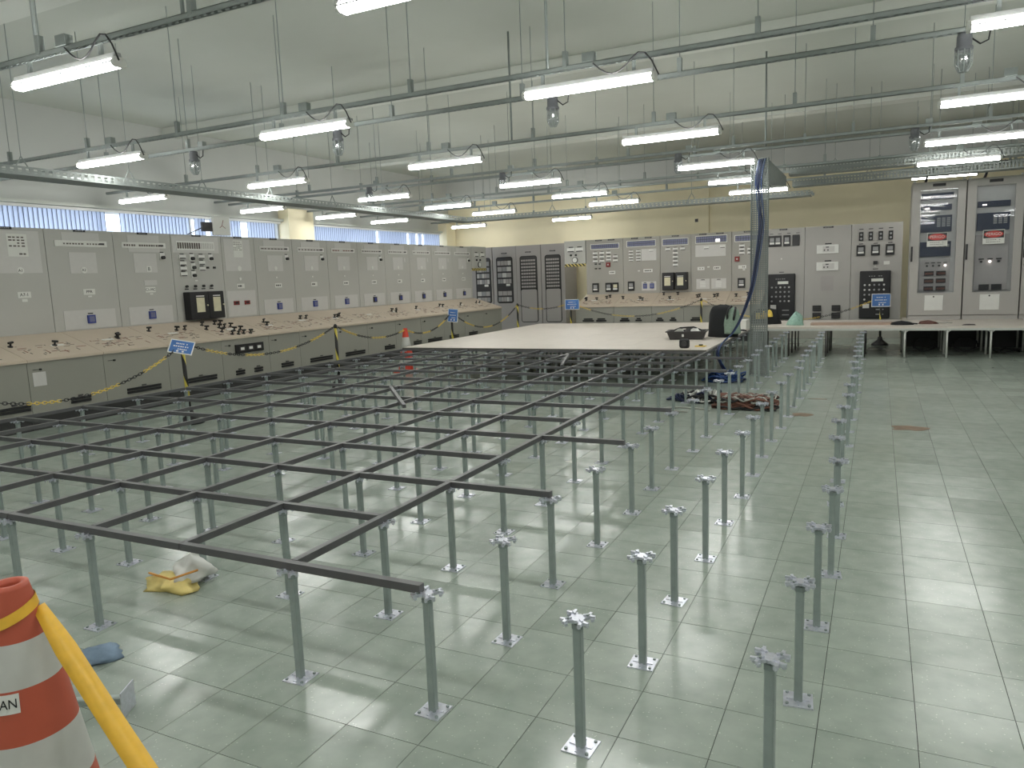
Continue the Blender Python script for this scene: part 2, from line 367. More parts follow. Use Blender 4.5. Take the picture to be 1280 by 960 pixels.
def cable_me(seed):
    r_ = random.Random(seed); p = []
    for q in range(11):
        t = q/10; p.append((-.30+.52*t, .0, .17-.10*math.sin(math.pi*min(1, t*1.6)) if t < .62 else .17+.05*math.sin(math.pi*(t-.62)/.38)-.16*((t-.62)/.38)**2))
    return MB().tube(p, .006, 5).mesh('supply_cable', M_CABLE)
cab_me = cable_me(3)
ROWY = [1.37, 3.73, 6.34, 8.94, 11.12, 13.12]
COLX = [-8.62, -5.79, -2.98, -0.10, 3.02]
LIGHTS = []
for rI, y in enumerate(ROWY):
    for cI, x in enumerate(COLX): LIGHTS.append((x, y, rI, cI))
extra = [(-8.27, 16.38), (-5.2, 16.38), (5.95, 3.73), (5.95, 6.34), (5.95, 8.94), (5.95, 1.37), (-2.98, -1.2), (-.1, -1.2), (3.02, -1.2), (5.95, -1.2), (-5.79, -1.2), (0.4, -3.6), (3.3, -3.6), (-2.8, -3.6)]
colname = ['above the window blinds', 'in the line over the left tray', 'in the third line from the windows', 'in the line over the mesh column', 'in the right-hand line']
rowname = ['nearest row', 'second row', 'third row', 'fourth row', 'fifth row', 'sixth row']
def light(x, y, label, z=3.0):
    t = thing('fluorescent_light', label, 'light', (x, y, z), 0, 'suspended fluorescent lights')
    inst('housing', house_me, t, (0, 0, 0)); inst('diffuser', diff_me, t, (0, 0, 0))
    inst('end_cap', cap_me, t, (-.538, 0, 0)); inst('end_cap', cap_me, t, (.538, 0, 0))
    inst('stem', stem_me, t, (-.38, 0, 0)); inst('stem', stem_me, t, (.38, 0, 0))
    inst('supply_cable', cab_me, t, (.36, -.03, 0)); inst('junction_box', jbox_me, t, (.02, 0, .1895))
for x, y, rI, cI in LIGHTS:
    if (rI, cI) == (5, 4):
        light(3.06, 14.45, 'lit fluorescent light behind the tops of the glazed cabinets', 3.13); continue
    light(x, y, 'lit fluorescent light %s, %s from the camera' % (colname[cI], rowname[rI]))
for k, (x, y) in enumerate(extra):
    if k < 2: light(x, y, ['lit fluorescent light by the far left corner of the cream wall', 'lit fluorescent light over the relay racks'][k])
    else: light(x, y, 'lit fluorescent light outside the view, %s of the hall fittings behind' % ORD[k-1])

# ------------------------------------------------------------------ ceiling rails on hanger rods
rod_mes = {}
def rail(y, x0, x1, z, label, rods, teeth=False, brk=.11):
    t = thing('ceiling_rail', label, 'rail', (0, y, z), 0, 'suspended steel rails')
    m = MB().box(x0, x1, -.019, -.015, -.019, .019).box(x0, x1, .015, .019, -.019, .019).box(x0, x1, -.019, .019, .015, .019).box(x0, x1, -.019, -.008, -.019, -.015).box(x0, x1, .008, .019, -.019, -.015)
    m.build('channel', M_RAIL, t)
    if teeth:
        m = MB(); x = x0
        while x < x1:
            m.box(x, x+.03, -.0195, -.014, -.028, -.019); x += .06
        o = m.build('perforated_edge', M_RAIL, t); o['kind'] = 'stuff'
    for x in rods:
        if x0 <= x <= x1:
            r_ = MB().cyl((x, 0, .12), (x, 0, ZC-z), .0045, n=6).build('hanger_rod', M_RAIL, t)
            bx('bracket', M_RAIL, r_, x-.018, x+.018, -.022, .022, .0, brk+.02)
    return t
def rods(off): return [off+1.47*k for k in range(-5, 6)]
rail(1.37, -9.5, 7.4, 3.17, 'nearest grey perforated ceiling rail, crossing the top left corner', rods(-1.75), True)
rail(3.73, -9.5, 7.4, 3.17, 'grey perforated ceiling rail over the second row of lights', rods(-.28), True)
rail(4.50, -9.5, 7.4, 3.19, 'grey ceiling rail carrying the nearest caged lanterns', rods(.45), True)
rail(6.35, -9.5, 7.4, 3.17, 'grey ceiling rail over the third row of lights', rods(-.28))
rail(8.60, -9.5, 7.4, 3.19, 'thin grey ceiling rail with far caged lanterns before the mesh column', rods(.2))
rail(8.95, -9.5, 7.4, 3.17, 'grey ceiling rail directly over the mesh column', rods(-.4))
rail(11.12, -9.5, 7.4, 3.17, 'grey ceiling rail over the fifth row of lights', rods(-.28))
rail(11.85, -9.5, 7.4, 3.17, 'thin grey ceiling rail behind the fifth row of lights', rods(.5))
rail(13.12, -9.5, 7.4, 3.17, 'farthest grey ceiling rail over the sixth row of lights', rods(-.4))
rail(14.45, 2.3, 7.4, 3.30, 'short grey rail above the glazed cabinets', [2.6, 4.1, 5.6])
rail(16.38, -9.5, -3.9, 3.17, 'grey rail close to the cream back wall over the racks', rods(-.4))
# vertical feed conduits
for k, (x, y, lab) in enumerate(((-3.3, 1.40, 'thick grey vertical conduit rising from the nearest rail, top left corner'), (-1.86, 1.40, 'grey vertical conduit rising from the nearest rail, right of another'),
                            (-.45, 3.76, 'grey vertical conduit rising from the second rail at top centre'), (-2.05, 6.38, 'grey vertical conduit joining the third rail left of centre'), (.56, 9.02, 'grey vertical conduit feeding the top of the mesh column'))):
    tag(MB().cyl((x, y, 3.19), (x, y, ZC), .013, n=8).build('conduit', M_RAIL, smooth=True), lab, 'conduit', 'vertical feed conduits')
# caged emergency lanterns
def lantern(x, y, label):
    t = thing('caged_lantern', label, 'lantern', (x, y, 3.17), 0, 'caged bulkhead lanterns')
    MB().lathe([(.0, -.005), (.045, -.005), (.05, -.03), (.05, -.09), (.06, -.10), (.06, -.12), (.0, -.12)], 14).build('cap', M_LCAP, t, True)
    MB().lathe([(.046, -.12), (.046, -.22), (.035, -.255), (.0, -.27)], 14).build('glass', M_JAR, t, True)
    c = MB()
    for k in range(4):
        a = k*math.pi/4
        c.tube([(.055*math.cos(a), .055*math.sin(a), -.12), (.055*math.cos(a), .055*math.sin(a), -.22), (.03*math.cos(a), .03*math.sin(a), -.27), (-.03*math.cos(a), -.03*math.sin(a), -.27), (-.055*math.cos(a), -.055*math.sin(a), -.22), (-.055*math.cos(a), -.055*math.sin(a), -.12)], .004, 5)
    for z in (-.16, -.20): c.tube([(.056*math.cos(2*math.pi*k/14), .056*math.sin(2*math.pi*k/14), z) for k in range(14)], .003, 4, True)
    c.build('wire_cage', M_RAIL, t)
    MB().tube([(.03, 0, -.03), (.10, 0, -.09), (.15, 0, -.07), (.16, 0, .0)], .006, 5).build('cable', M_CABLE, t)
    bx('junction_box', M_RAIL, t, .11, .19, -.03, .03, .035, .09)
for x, y, l in ((-5.35, 4.5, 'caged lantern above the left cable tray, near rail'), (-3.2, 4.5, 'caged lantern behind the light left of top centre'), (-.72, 4.5, 'caged lantern under the bright light at top centre'), (2.52, 4.5, 'caged lantern at the top right corner beside a light'),
                (-5.85, 8.6, 'small far caged lantern left of centre beside a light'), (-.55, 8.6, 'small far caged lantern left of the mesh column'), (-3.3, 8.6, 'small far caged lantern at centre above a light'), (2.36, 8.6, 'small far caged lantern above the tall glazed cabinets')):
    lantern(x, y, l)

# ------------------------------------------------------------------ cable trays under the ceiling
def tray(name_label, p0, p1, w, hgt, z, perf=.05, hang=()):
    p0 = Vector(p0); p1 = Vector(p1); L = (p1-p0).length; rz = math.atan2(p1.y-p0.y, p1.x-p0.x)
    t = thing('cable_tray', name_label, 'cable tray', (p0.x, p0.y, z), rz, 'perforated cable trays')
    m = MB().box(0, L, -w/2, w/2, 0, .004); m.build('tray_floor', M_TRAY, t)
    for s in (-1, 1):
        m = MB(); y = s*w/2
        m.box(0, L, y-.0015, y+.0015, hgt-.02, hgt).box(0, L, y-.0015, y+.0015, 0, .018)
        x = 0
        while x < L: m.box(x, x+perf*.5, y-.0015, y+.0015, .018, hgt-.02); x += perf
        mid = .5*hgt; m.box(0, L, y-.0014, y+.0014, mid-.006, mid+.006)
        m.build('side_rail', M_TRAY, t)
    for x in hang:
        m = MB()
        m.tube([(x-.11, 0, .03), (x, 0, .22), (x+.11, 0, .03)], .009, 5)
        m.cyl((x, 0, .215), (x, 0, ZC-z), .0045, n=6)
        m.build('hanger', M_RAIL, t)
    return t
tray('long grey cable tray running along the left panels below the lights', (-6.15, -1.0), (-6.15, 12.2), .34, .09, 2.78, .08, [3.95, 5.22, 6.31, 7.55, 8.98, 10.39, 11.64, 1.3])
tray('grey cable tray crossing in front of the cream back wall', (-6.3, 12.4), (.9, 12.4), .34, .09, 2.78, .08, [.8+1.43*k for k in range(5)])
tray('upper perforated cable tray leading right over the glazed cabinets', (.62, 11.55), (6.6, 11.55), .30, .13, 3.06, .05, [.7+1.47*k for k in range(4)])
tray('lower perforated cable tray leading right over the glazed cabinets', (.62, 12.15), (6.6, 12.15), .30, .12, 2.93, .05, [1.2+1.47*k for k in range(4)])
t = thing('cable_tray_bend', 'sloping perforated tray bend from the mesh column to the rear trays', 'cable tray', (.46, 9.2, 0))
for s in (-.11, .11):
    MB().add([(s, 0, 3.06), (s, 2.3, 3.05), (s, 2.3, 2.90), (s, .15, 2.72), (s+.004, 0, 3.06), (s+.004, 2.3, 3.05), (s+.004, 2.3, 2.90), (s+.004, .15, 2.72)],
             [(0, 1, 2, 3), (7, 6, 5, 4), (0, 4, 5, 1), (1, 5, 6, 2), (2, 6, 7, 3), (3, 7, 4, 0)]).build('side_plate', M_TRAY, t)
bx('tray_floor', M_TRAY, t, -.11, .11, .15, 2.3, 2.90, 2.904)

# mesh column with blue cables
t = thing('perforated_column', 'tall perforated steel cable column standing among the pedestals', 'cable column', (.36, 9.08, 0))
CW = .225
m = MB()
z = 0
pitch = .030; wid = .0175
for k in range(8):
    x = k*CW/7
    m.box(x-wid/2, x+wid/2, .10, .103, 0, 3.07)
q = 0
while q*pitch < 3.07:
    m.box(0, CW, .1002, .1028, q*pitch-wid/2+.006, q*pitch+wid/2+.006); q += 1
m.build('perforated_back', M_TRAY, t)
for s in (0, CW):
    m = MB(); m.box(s-.002, s+.002, 0, .012, 0, 3.07).box(s-.002, s+.002, .088, .103, 0, 3.07)
    for k in range(1, 3): m.box(s-.002, s+.002, .03*k-.005, .03*k+.005, 0, 3.07)
    q = 0
    while q*pitch < 3.05: m.box(s-.0018, s+.0018, .01, .09, q*pitch, q*pitch+wid); q += 1
    m.build('perforated_side', M_TRAY, t)
bx('foot_plate', M_GALV, t, -.02, CW+.02, -.02, .12, 0, .006)
t = thing('blue_cable_bunch', 'bunch of dark blue cables sweeping from the column onto the white deck', 'cables', (0, 0, 0))
for k in range(7):
    r_ = random.Random(k+40); ox = .075+.022*k*.55+r_.uniform(-.01, .01); oy = r_.uniform(-.012, .03)
    base = [(.36+ox+.03, 9.13+oy, 3.06), (.36+ox-.02, 9.12+oy, 2.8), (.36+ox+.03*math.sin(k), 9.12+oy, 2.5), (.40+ox*.9, 9.1+oy, 2.2), (.39+ox*.8, 9.08+oy, 1.9), (.365+ox*.7, 9.05+oy, 1.6), (.33+ox*.6, 9.02+oy, 1.3),
            (.27+ox*.5, 8.98+oy, 1.05), (.20+ox*.4, 8.92+oy, .82), (.12+ox*.3, 8.82+oy, .64), (.06+ox*.2, 8.62+oy, .53+.006*k), (.035+.006*k, 8.40+oy, .49), (.03+.006*k, 8.3+oy, .38), (.05+ox*.5, 8.35+oy, .22), (.08+ox, 8.45+oy*3, .03)]
    # smooth
    P = [Vector(p) for p in base]; S = []
    for i in range(len(P)-1):
        p0, p1, p2, p3 = P[max(i-1, 0)], P[i], P[i+1], P[min(i+2, len(P)-1)]
        for q in range(4):
            u = q/4; S.append(.5*((2*p1)+(p2-p0)*u+(2*p0-5*p1+4*p2-p3)*u*u+(3*p1-p0-3*p2+p3)*u**3))
    S.append(P[-1])
    MB().tube(S, .0065, 6).build('cable', M_BLUECABLE if k % 3 else M_BLUECABLE2, t, True)

# ------------------------------------------------------------------ control panels
def plate(parent, name, m, u0, u1, z0, z1, t=.005, y=0.0, bevel=0):
    return bx(name, m, parent, u0, u1, y-t, y, z0, z1, bevel)
def dashes(parent, m, u0, u1, z, n, hgt=.006, y=-.0055, seed=0):
    r_ = random.Random(seed); mb = MB(); w = (u1-u0)/n
    for k in range(n):
        if r_.random() < .9: mb.box(u0+k*w, u0+k*w+w*r_.uniform(.5, .85), y-.0006, y, z-hgt/2, z+hgt/2)
    if mb.v: return mb.build('print', m, parent)
def cabinet_body(parent, w, z0, z1, depth, m):
    g = .004
    bx('body', m, parent, g, w-g, 0, depth, z0, z1)
def nameplate(parent, u, z, w=.16):
    o = plate(parent, 'nameplate', M_BLACK, u-w/2, u+w/2, z-.014, z+.014, .012)
    dashes(o, M_PAPER, u-w*.35, u+w*.35, z, 5, .005, -.0122)
def tagplate(parent, u, z, w=.16, s=None, hgt=.075):
    o = plate(parent, 'tag', M_PAPER, u-w/2, u+w/2, z-hgt/2, z+hgt/2, .004)
    if s: text(s, hgt*.72, M_INK, o, (u, -.0048, z), (R90, 0, 0))
    else: dashes(o, M_INK, u-w*.36, u+w*.36, z, 4, hgt*.35, -.0042, int(u*100))
def disc(parent, u, z, r=.042, s=None):
    m = MB().cyl((u, 0, z), (u, -.008, z), r, n=20); o = m.build('round_tag', M_PAPER, parent)
    if s: text(s, r*1.15, M_INK, o, (u, -.0088, z), (R90, 0, 0))
def bluemeter(parent, u, z, w=.105, hgt=.11, dark=False):
    o = plate(parent, 'meter', M_BLUEMETER if not dark else M_DARK, u-w/2, u+w/2, z-hgt/2, z+hgt/2, .03)
    plate(o, 'dial', M_BLUELT if not dark else M_BLUEMETER, u-w*.34, u+w*.34, z-hgt*.32, z+hgt*.34, .002, -.03)
    plate(parent, 'meter_tag', M_BLACK, u-w*.35, u+w*.35, z+hgt*.62, z+hgt*.75, .006)
def rotary(parent, u, z):
    o = plate(parent, 'rotary_switch', M_WHITE, u-.042, u+.042, z-.05, z+.05, .012)
    MB().cyl((u, -.012, z-.018), (u, -.05, z-.018), .026, n=12).build('knob', M_BLACK, o)
    plate(o, 'switch_tag', M_BLACK, u-.03, u+.03, z+.052, z+.066, .004)
def edgemeter(parent, u, z, w=.12, hgt=.055):
    o = plate(parent, 'edge_meter', M_WHITE, u-w/2, u+w/2, z-hgt/2, z+hgt/2, .02)
    plate(o, 'scale_slot', M_DARK, u-w*.42, u+w*.42, z-hgt*.55, z-hgt*.3, .004, -.02)
    plate(parent, 'meter_tag', M_BLACK, u-w*.3, u+w*.3, z+hgt*.62, z+hgt*.85, .004)
def gauge(parent, u, z, w=.16, hgt=.22, blank=False, half=False):
    o = plate(parent, 'gauge', M_BLACK, u-w/2, u+w/2, z-hgt/2, z+hgt/2, .035, bevel=.006)
    if not blank:
        plate(o, 'dial', M_DIAL if half else M_SCREENGREY, u-w*.3, u+w*.3, z-hgt*.05, z+hgt*.3, .002, -.035)
        plate(o, 'scale', M_WHITE, u-w*.33, u+w*.33, z-hgt*.28, z-hgt*.1, .003, -.035)
def relay(parent, u, z0, z1, w, win):
    o = plate(parent, 'relay_case', M_BLACK, u-w/2, u+w/2, z0, z1, .14, bevel=.012)
    plate(o, 'relay_window', M_DIAL, win[0], win[1], win[2], win[3], .004, -.14)
    plate(o, 'window_tag', M_WHITE, win[0], win[1], win[3]+.015, win[3]+.03, .003, -.14)
    MB().cyl((u+w*.42, -.14, (z0+z1)/2), (u+w*.42, -.155, (z0+z1)/2), .012, n=8).build('latch', M_DIAL, o)
def annunciator(parent, u0, u1, z0, z1, m=M_BLUELT, rows=2, cols=14, lit=None, dark=M_DARK):
    fr = MB().box(u0, u1, -.012, 0, z0, z0+.014).box(u0, u1, -.012, 0, z1-.014, z1).box(u0, u0+.014, -.012, 0, z0+.014, z1-.014).box(u1-.014, u1, -.012, 0, z0+.014, z1-.014)
    o = fr.build('annunciator_frame', M_WHITE, parent)
    plate(o, 'annunciator_back', dark, u0+.014, u1-.014, z0+.014, z1-.014, .004)
    w = (u1-u0-.034)/cols; hh = (z1-z0-.034)/rows
    for r_ in range(rows):
        for c in range(cols):
            a = u0+.017+c*w; b = z0+.017+r_*hh
            plate(o, 'window_cell', M_LED if lit and (r_, c) in lit else m, a+.004, a+w-.004, b+.004, b+hh-.004, .003, -.004)

ZP0, ZP1 = 1.07, 2.37
SEAM = [2.02, 2.95, 3.88, 4.82, 5.75, 6.70, 7.40, 8.31, 9.25, 10.17, 11.09, 12.03, 12.96, 13.89, 14.87]
look = ['plain grey control panel at the extreme left edge', 'grey control panel tagged A7-1 with a white printed sheet', 'grey control panel tagged PPR with a blue meter', 'grey control panel with letter B tag, left of the black relays',
        'grey control panel with two black relay cases', 'narrow grey control panel with two small red indicators', 'grey control panel right of the red indicators, with rotary switch', 'grey control panel below the cream pillar, with rotary switch',
        'grey control panel with faint red annunciator strip', 'grey control panel, fifth from the far end of the left row', 'grey control panel, fourth from the far end of the left row', 'grey control panel, third from the far end of the left row',
        'grey control panel, second from the far end of the left row', 'grey control panel next to the left hazard-striped lintel']
for k in range(14):
    y0, y1 = SEAM[k], SEAM[k+1]; w = y1-y0
    t = thing('control_cabinet', look[k], 'control panel', (-7.4, y0, 0), R90, 'left row of control panels')
    cabinet_body(t, w, ZP0-.02, ZP1, .45, M_PANEL)
    nameplate(t, w*.5, ZP1-.012 if k else ZP1-.012)
    if k == 5:      # narrow with red indicators
        plate(t, 'cover_plate', M_PLATE, .05, .60, 1.82, 2.33)
        o = plate(t, 'printed_sheet', M_PAPER, .24, .44, 2.04, 2.31, .007)
        for q in range(5): dashes(o, M_GREYLINE, .25, .43, 2.28-.03*q, 6, .010, -.0075, q)
        disc(t, .34, 1.86); disc(t, .34, 1.69, .025); tagplate(t, .34, 1.575)
        o = plate(t, 'lower_cover', M_PLATE, .03, .64, 1.09, 1.50)
        for u in (.21, .44):
            p = plate(o, 'indicator', M_RED, u-.055, u+.055, 1.27, 1.335, .015, -.005)
            plate(p, 'indicator_lens', M_BLACK, u-.03, u+.03, 1.29, 1.32, .004, -.02)
        continue
    if k == 4:
        plate(t, 'cover_plate', M_PLATE, .02, .89, 2.10, 2.345)
        o = plate(t, 'annunciator', M_WHITE, .09, .80, 2.14, 2.27, .012)
        for q in range(16): plate(o, 'slot', M_GREYLINE if q < 10 else M_PLATE, .11+q*.043, .11+q*.043+.028, 2.16, 2.25, .003, -.012)
        for u, zz in ((.18, 2.04), (.18, 1.94), (.18, 1.86), (.18, 1.78), (.53, 2.04), (.53, 1.95), (.53, 1.86)): edgemeter(t, u, zz)
        for u, zz in ((.355, 2.03), (.365, 1.895), (.36, 1.775), (.71, 2.03)): rotary(t, u, zz)
        for u in (.64, .77): plate(t, 'stud', M_BLACK, u-.02, u+.02, 1.86, 1.89, .02)
        plate(t, 'small_tag', M_WHITE, .38, .43, 1.67, 1.69)
        for u in (.21, .37, .525, .68):
            MB().cyl((u, 0, 1.595), (u, -.03, 1.595), .02, n=10).build('lamp_stud', M_BLACK, t); plate(t, 'lamp_tag', M_BLACK, u-.035, u+.035, 1.545, 1.562)
        relay(t, .305, 1.09, 1.51, .345, (.25, .40, 1.20, 1.42)); relay(t, .635, 1.09, 1.51, .305, (.57, .71, 1.20, 1.42))
        continue
    if k in (0, 1):
        plate(t, 'cover_plate', M_PLATE, .04, .86, 1.82, 2.33)
        o = plate(t, 'printed_sheet', M_PAPER, .47, .71, 2.02, 2.29, .007)
        for q in range(4): dashes(o, M_GREYLINE, .49, .69, 2.25-.035*q, 4, .016, -.0075, q)
        dashes(o, M_GREYLINE, .60, .70, 2.05, 2, .02, -.0075)
        disc(t, .59, 1.85, .042, 'A1'); tagplate(t, .60, 1.555, .16, 'A7-1' if k else None); plate(t, 'small_tag', M_PAPER, .56, .63, 1.47, 1.505)
        continue
    # the repeated panel
    sc = w/.93
    plate(t, 'cover_plate', M_PLATE, .22*sc, .73*sc, 2.10 if k == 3 else 2.15, 2.335)
    o = plate(t, 'annunciator_strip', M_WHITE, .12*sc, .83*sc, 2.155, 2.23, .012)
    r_ = random.Random(k)
    o2 = plate(o, 'strip_face', M_PLATE if k > 3 else M_PAPER, .135*sc, .80*sc, 2.165, 2.22, .002, -.012)
    dashes(o2, M_REDLINE if k == 8 else M_GREYLINE, .15*sc, .78*sc, 2.19, 16 if k < 4 else 8, .026 if k == 3 else .018, -.0142, k)
    plate(o, 'strip_tag', M_DARK, .72*sc, .79*sc, 2.18, 2.205, .004, -.012)
    plate(t, 'cover_plate', M_PLATE, .29*sc, .66*sc, 1.81, 2.08, .004)
    if k == 2: disc(t, .475, 1.85, .042, 'A2')
    elif k == 3:
        o = plate(t, 'letter_tag', M_PAPER, .48, .56, 1.82, 1.90, .007); text('B', .07, M_INK, o, (.52, -.0076, 1.858), (R90, 0, 0))
        plate(t, 'cover_plate', M_PLATE, .42, .63, 1.63, 1.70, .004)
    else: disc(t, .475*sc, 1.86, .034)
    if k in (3, 6, 7, 9, 13): rotary(t, .76*sc, 2.04)
    elif k in (10, 11, 12): plate(t, 'side_tag', M_PLATE, .71*sc, .76*sc, 1.98, 2.07)
    if k > 3: plate(t, 'small_tag', M_PAPER, .46*sc, .50*sc, 1.69, 1.715)
    tagplate(t, .51*sc, 1.565, .165, {2: 'PPR', 3: 'C1-MC'}.get(k)); 
    if k < 4: plate(t, 'small_tag', M_PAPER, .49, .545, 1.495, 1.515)
    plate(t, 'lower_cover', M_PLATE, .13*sc, .85*sc, 1.085, 1.33)
    bluemeter(t, .49*sc, 1.205, dark=k > 8)

def portal_lintel(t, w):
    bx('body', M_PANEL, t, .004, w-.004, 0, .3, 1.83, 2.385)
    plate(t, 'hazard_strip', M_HAZARD, .01, w-.01, 1.765, 1.83, .02, .02)
    edgemeter(t, w*.32, 2.17, .2, .09); edgemeter(t, w*.72, 2.17, .2, .09)
    for u in (.32, .55): MB().cyl((w*u, 0, 2.04), (w*u, -.03, 2.04), .025, n=10).build('lamp_stud', M_BLACK, t)
    o = MB().cyl((w*.5, 0, 1.92), (w*.5, -.02, 1.92), .075, n=20).build('round_gauge', M_DARK, t)
    MB().cyl((w*.5, -.02, 1.92), (w*.5, -.024, 1.92), .06, n=20).build('dial', M_WHITE, o)
t = thing('portal_lintel', 'grey lintel panel with hazard stripes at the end of the left row', 'lintel', (-7.4, 14.88, 0), R90); portal_lintel(t, .80)
t = thing('portal_lintel', 'grey lintel panel with hazard stripes beside the relay racks and doorway', 'lintel', (-5.0, 15.3, 0), 0); portal_lintel(t, .56)

# clock on top of the left panels
t = thing('wall_clock', 'white square clock with red hands on top of the left panels', 'clock', (-7.30, 6.64, 2.37), R90-.25)
bx('case', M_WHITE, t, -.15, .15, -.03, .03, .0, .29, .02)
bx('face', M_PAPER, t, -.125, .125, -.034, -.030, .022, .268)
for a, l in ((.3, .09), (2.2, .07), (4.0, .05)):
    c = Vector((0, -.037, .15)); MB().tube([c, c+Vector((math.sin(a)*l, 0, math.cos(a)*l))], .004, 4).build('hand', M_RED, t)
bx('bracket', M_DARK, t, -.32, -.15, -.02, .02, .06, .20)
MB().tube([(-.55, 0, .01), (-.3, 0, .12)], .008, 5).build('stay', M_DARK, t)

# ------------------------------------------------------------------ console desks
DZ0, DZ1 = .82, 1.07
def desk(t, w, seed, knobs, vents, handle=True, whites=1, depth=.8):
    g = .003; d = depth
    MB().add([(g, -d+.02, .19), (w-g, -d+.02, .19), (w-g, -.02, .19), (g, -.02, .19), (g, -d+.02, .795), (w-g, -d+.02, .795), (w-g, -.02, 1.03), (g, -.02, 1.03)],
             [(0, 3, 2, 1), (4, 5, 6, 7), (0, 1, 5, 4), (1, 2, 6, 5), (2, 3, 7, 6), (3, 0, 4, 7)]).build('body', M_DESKFRONT, t)
    top = MB().add([(g, -d, .79), (w-g, -d, .79), (w-g, -.012, 1.04), (g, -.012, 1.04), (g, -d, .82), (w-g, -d, .82), (w-g, -.012, 1.068), (g, -.012, 1.068)],
             [(0, 3, 2, 1), (4, 5, 6, 7), (0, 1, 5, 4), (1, 2, 6, 5), (2, 3, 7, 6), (3, 0, 4, 7)]).build('desk_top', M_DESKTOP, t)
    bx('plinth', M_PLINTH, t, g, w-g, -d+.06, -.1, 0, .19)
    sl = math.atan2(.248, d)
    def pt(u, f, up=0): return Matrix.Translation((u, -d+f*d, .82+.248*f)) @ Matrix.Rotation(sl, 4, 'X') @ Matrix.Translation((0, 0, up))
    r_ = random.Random(seed)
    # mimic diagram strips and tags
    for m_, n, ln in ((M_REDLINE, 24, .12), (M_GREYLINE, 26, .09), (M_BLACK, 24, .05)):
        mb = MB()
        for q in range(n):
            u = r_.uniform(.08, w-.16); f = r_.uniform(.12, .9); a = ln*r_.uniform(.4, 1.1); b = .013
            if r_.random() < .3: a, b = b, a*.8
            mb.box(0, a, 0, b, 0, .0015, pt(u, f, .0005))
        mb.build('mimic_strip', m_, top)['kind'] = 'stuff'
    for q in range(whites):
        u = r_.uniform(.25, w-.4)
        MB().box(0, .16, 0, .05, 0, .003, pt(u, r_.uniform(.36, .5), .0005)).build('white_tag', M_WHITE, top)
    for u, f in knobs:
        M = pt(u, f)
        o = MB().cyl(M @ Vector((0, 0, 0)), M @ Vector((0, 0, .012)), .028, n=12).build('control_switch', M_BLACK, top)
        h_ = MB().cyl(M @ Vector((0, 0, .012)), M @ Vector((0, 0, .05)), .011, n=8)
        h_.box(-.034, .034, -.011, .011, .045, .066, M @ Matrix.Rotation(r_.uniform(-.5, .5), 4, 'Z')); h_.build('switch_grip', M_BLACK, o)
    for u in vents:
        a, b = u
        o = bx('name_bar', M_BLACK, t, a, b, -d+.005, -d+.02, .245, .275); bx('name_bar', M_BLACK, t, a, b, -d+.002, -d+.02, .285, .315)
        bx('bar_tag', M_DARK, t, (a+b)/2-.03, (a+b)/2+.03, -d+.01, -d+.02, .325, .34)
    if handle:
        o = MB().cyl((.14, -d+.02, .70), (.14, -d-.005, .70), .012, n=8).build('lock', M_BLACK, t); bx('lock_tag', M_DARK, t, .06, .12, -d+.016, -d+.02, .697, .704)
KN = [(3.10, .55), (3.57, .45), (4.44, .49), (4.46, .55), (5.03, .68), (5.44, .6), (5.58, .6), (5.98, .72), (5.9, .5), (6.22, .72), (6.33, .72), (6.16, .52), (6.25, .51), (6.05, .31), (6.39, .53), (6.29, .31), (6.43, .33), (6.12, .14),
      (6.22, .11), (6.33, .12), (6.46, .11), (7.14, .59), (7.07, .42), (8.02, .6), (8.16, .59), (8.83, .48), (9.03, .55), (8.93, .5), (10.7, .53), (10.85, .53), (10.76, .44), (11.62, .54), (12.61, .55), (12.68, .5), (13.49, .49), (14.33, .53), (14.46, .5)]
VN = [(2.65, 3.06), (3.47, 3.72), (4.22, 4.72), (5.11, 5.67), (6.04, 6.21), (6.41, 6.58), (7.0, 7.27), (7.69, 8.26), (8.63, 9.19), (9.83, 10.15), (10.85, 11.15), (11.4, 11.96), (12.3, 12.7), (13.2, 13.6)]
for k in range(14):
    y0, y1 = SEAM[k]+.06, SEAM[k+1]+.06; w = y1-y0
    kn = [(y-y0, f) for y, f in KN if y0 <= y < y1]; vn = [(a-y0, b-y0) for a, b in VN if y0 <= (a+b)/2 < y1]
    vn = [(max(a, .02), min(b, w-.02)) for a, b in vn]
    t = thing('control_desk', 'sloping beige desk section below the %s' % (look[k].replace('grey control panel', 'panel').replace(', with rotary switch', '')), 'control desk', (-7.4, y0, 0), R90, 'left row of control desks')
    desk(t, w, k+5, kn, vn, k > 0)
    if k == 4:
        o = bx('instrument_strip', M_BLACK, t, .25, .80, -.815, -.78, .57, .70)
        for q in range(3):
            c = .36+q*.17; p = bx('instrument', M_DARK, o, c-.06, c+.06, -.822, -.815, .60, .67); bx('dial', M_WHITE, p, c-.035, c+.035, -.825, -.822, .615, .655)
    if k == 1: bx('paper_note', M_PLATE, t, .05, .20, -.785, -.78, .51, .67)

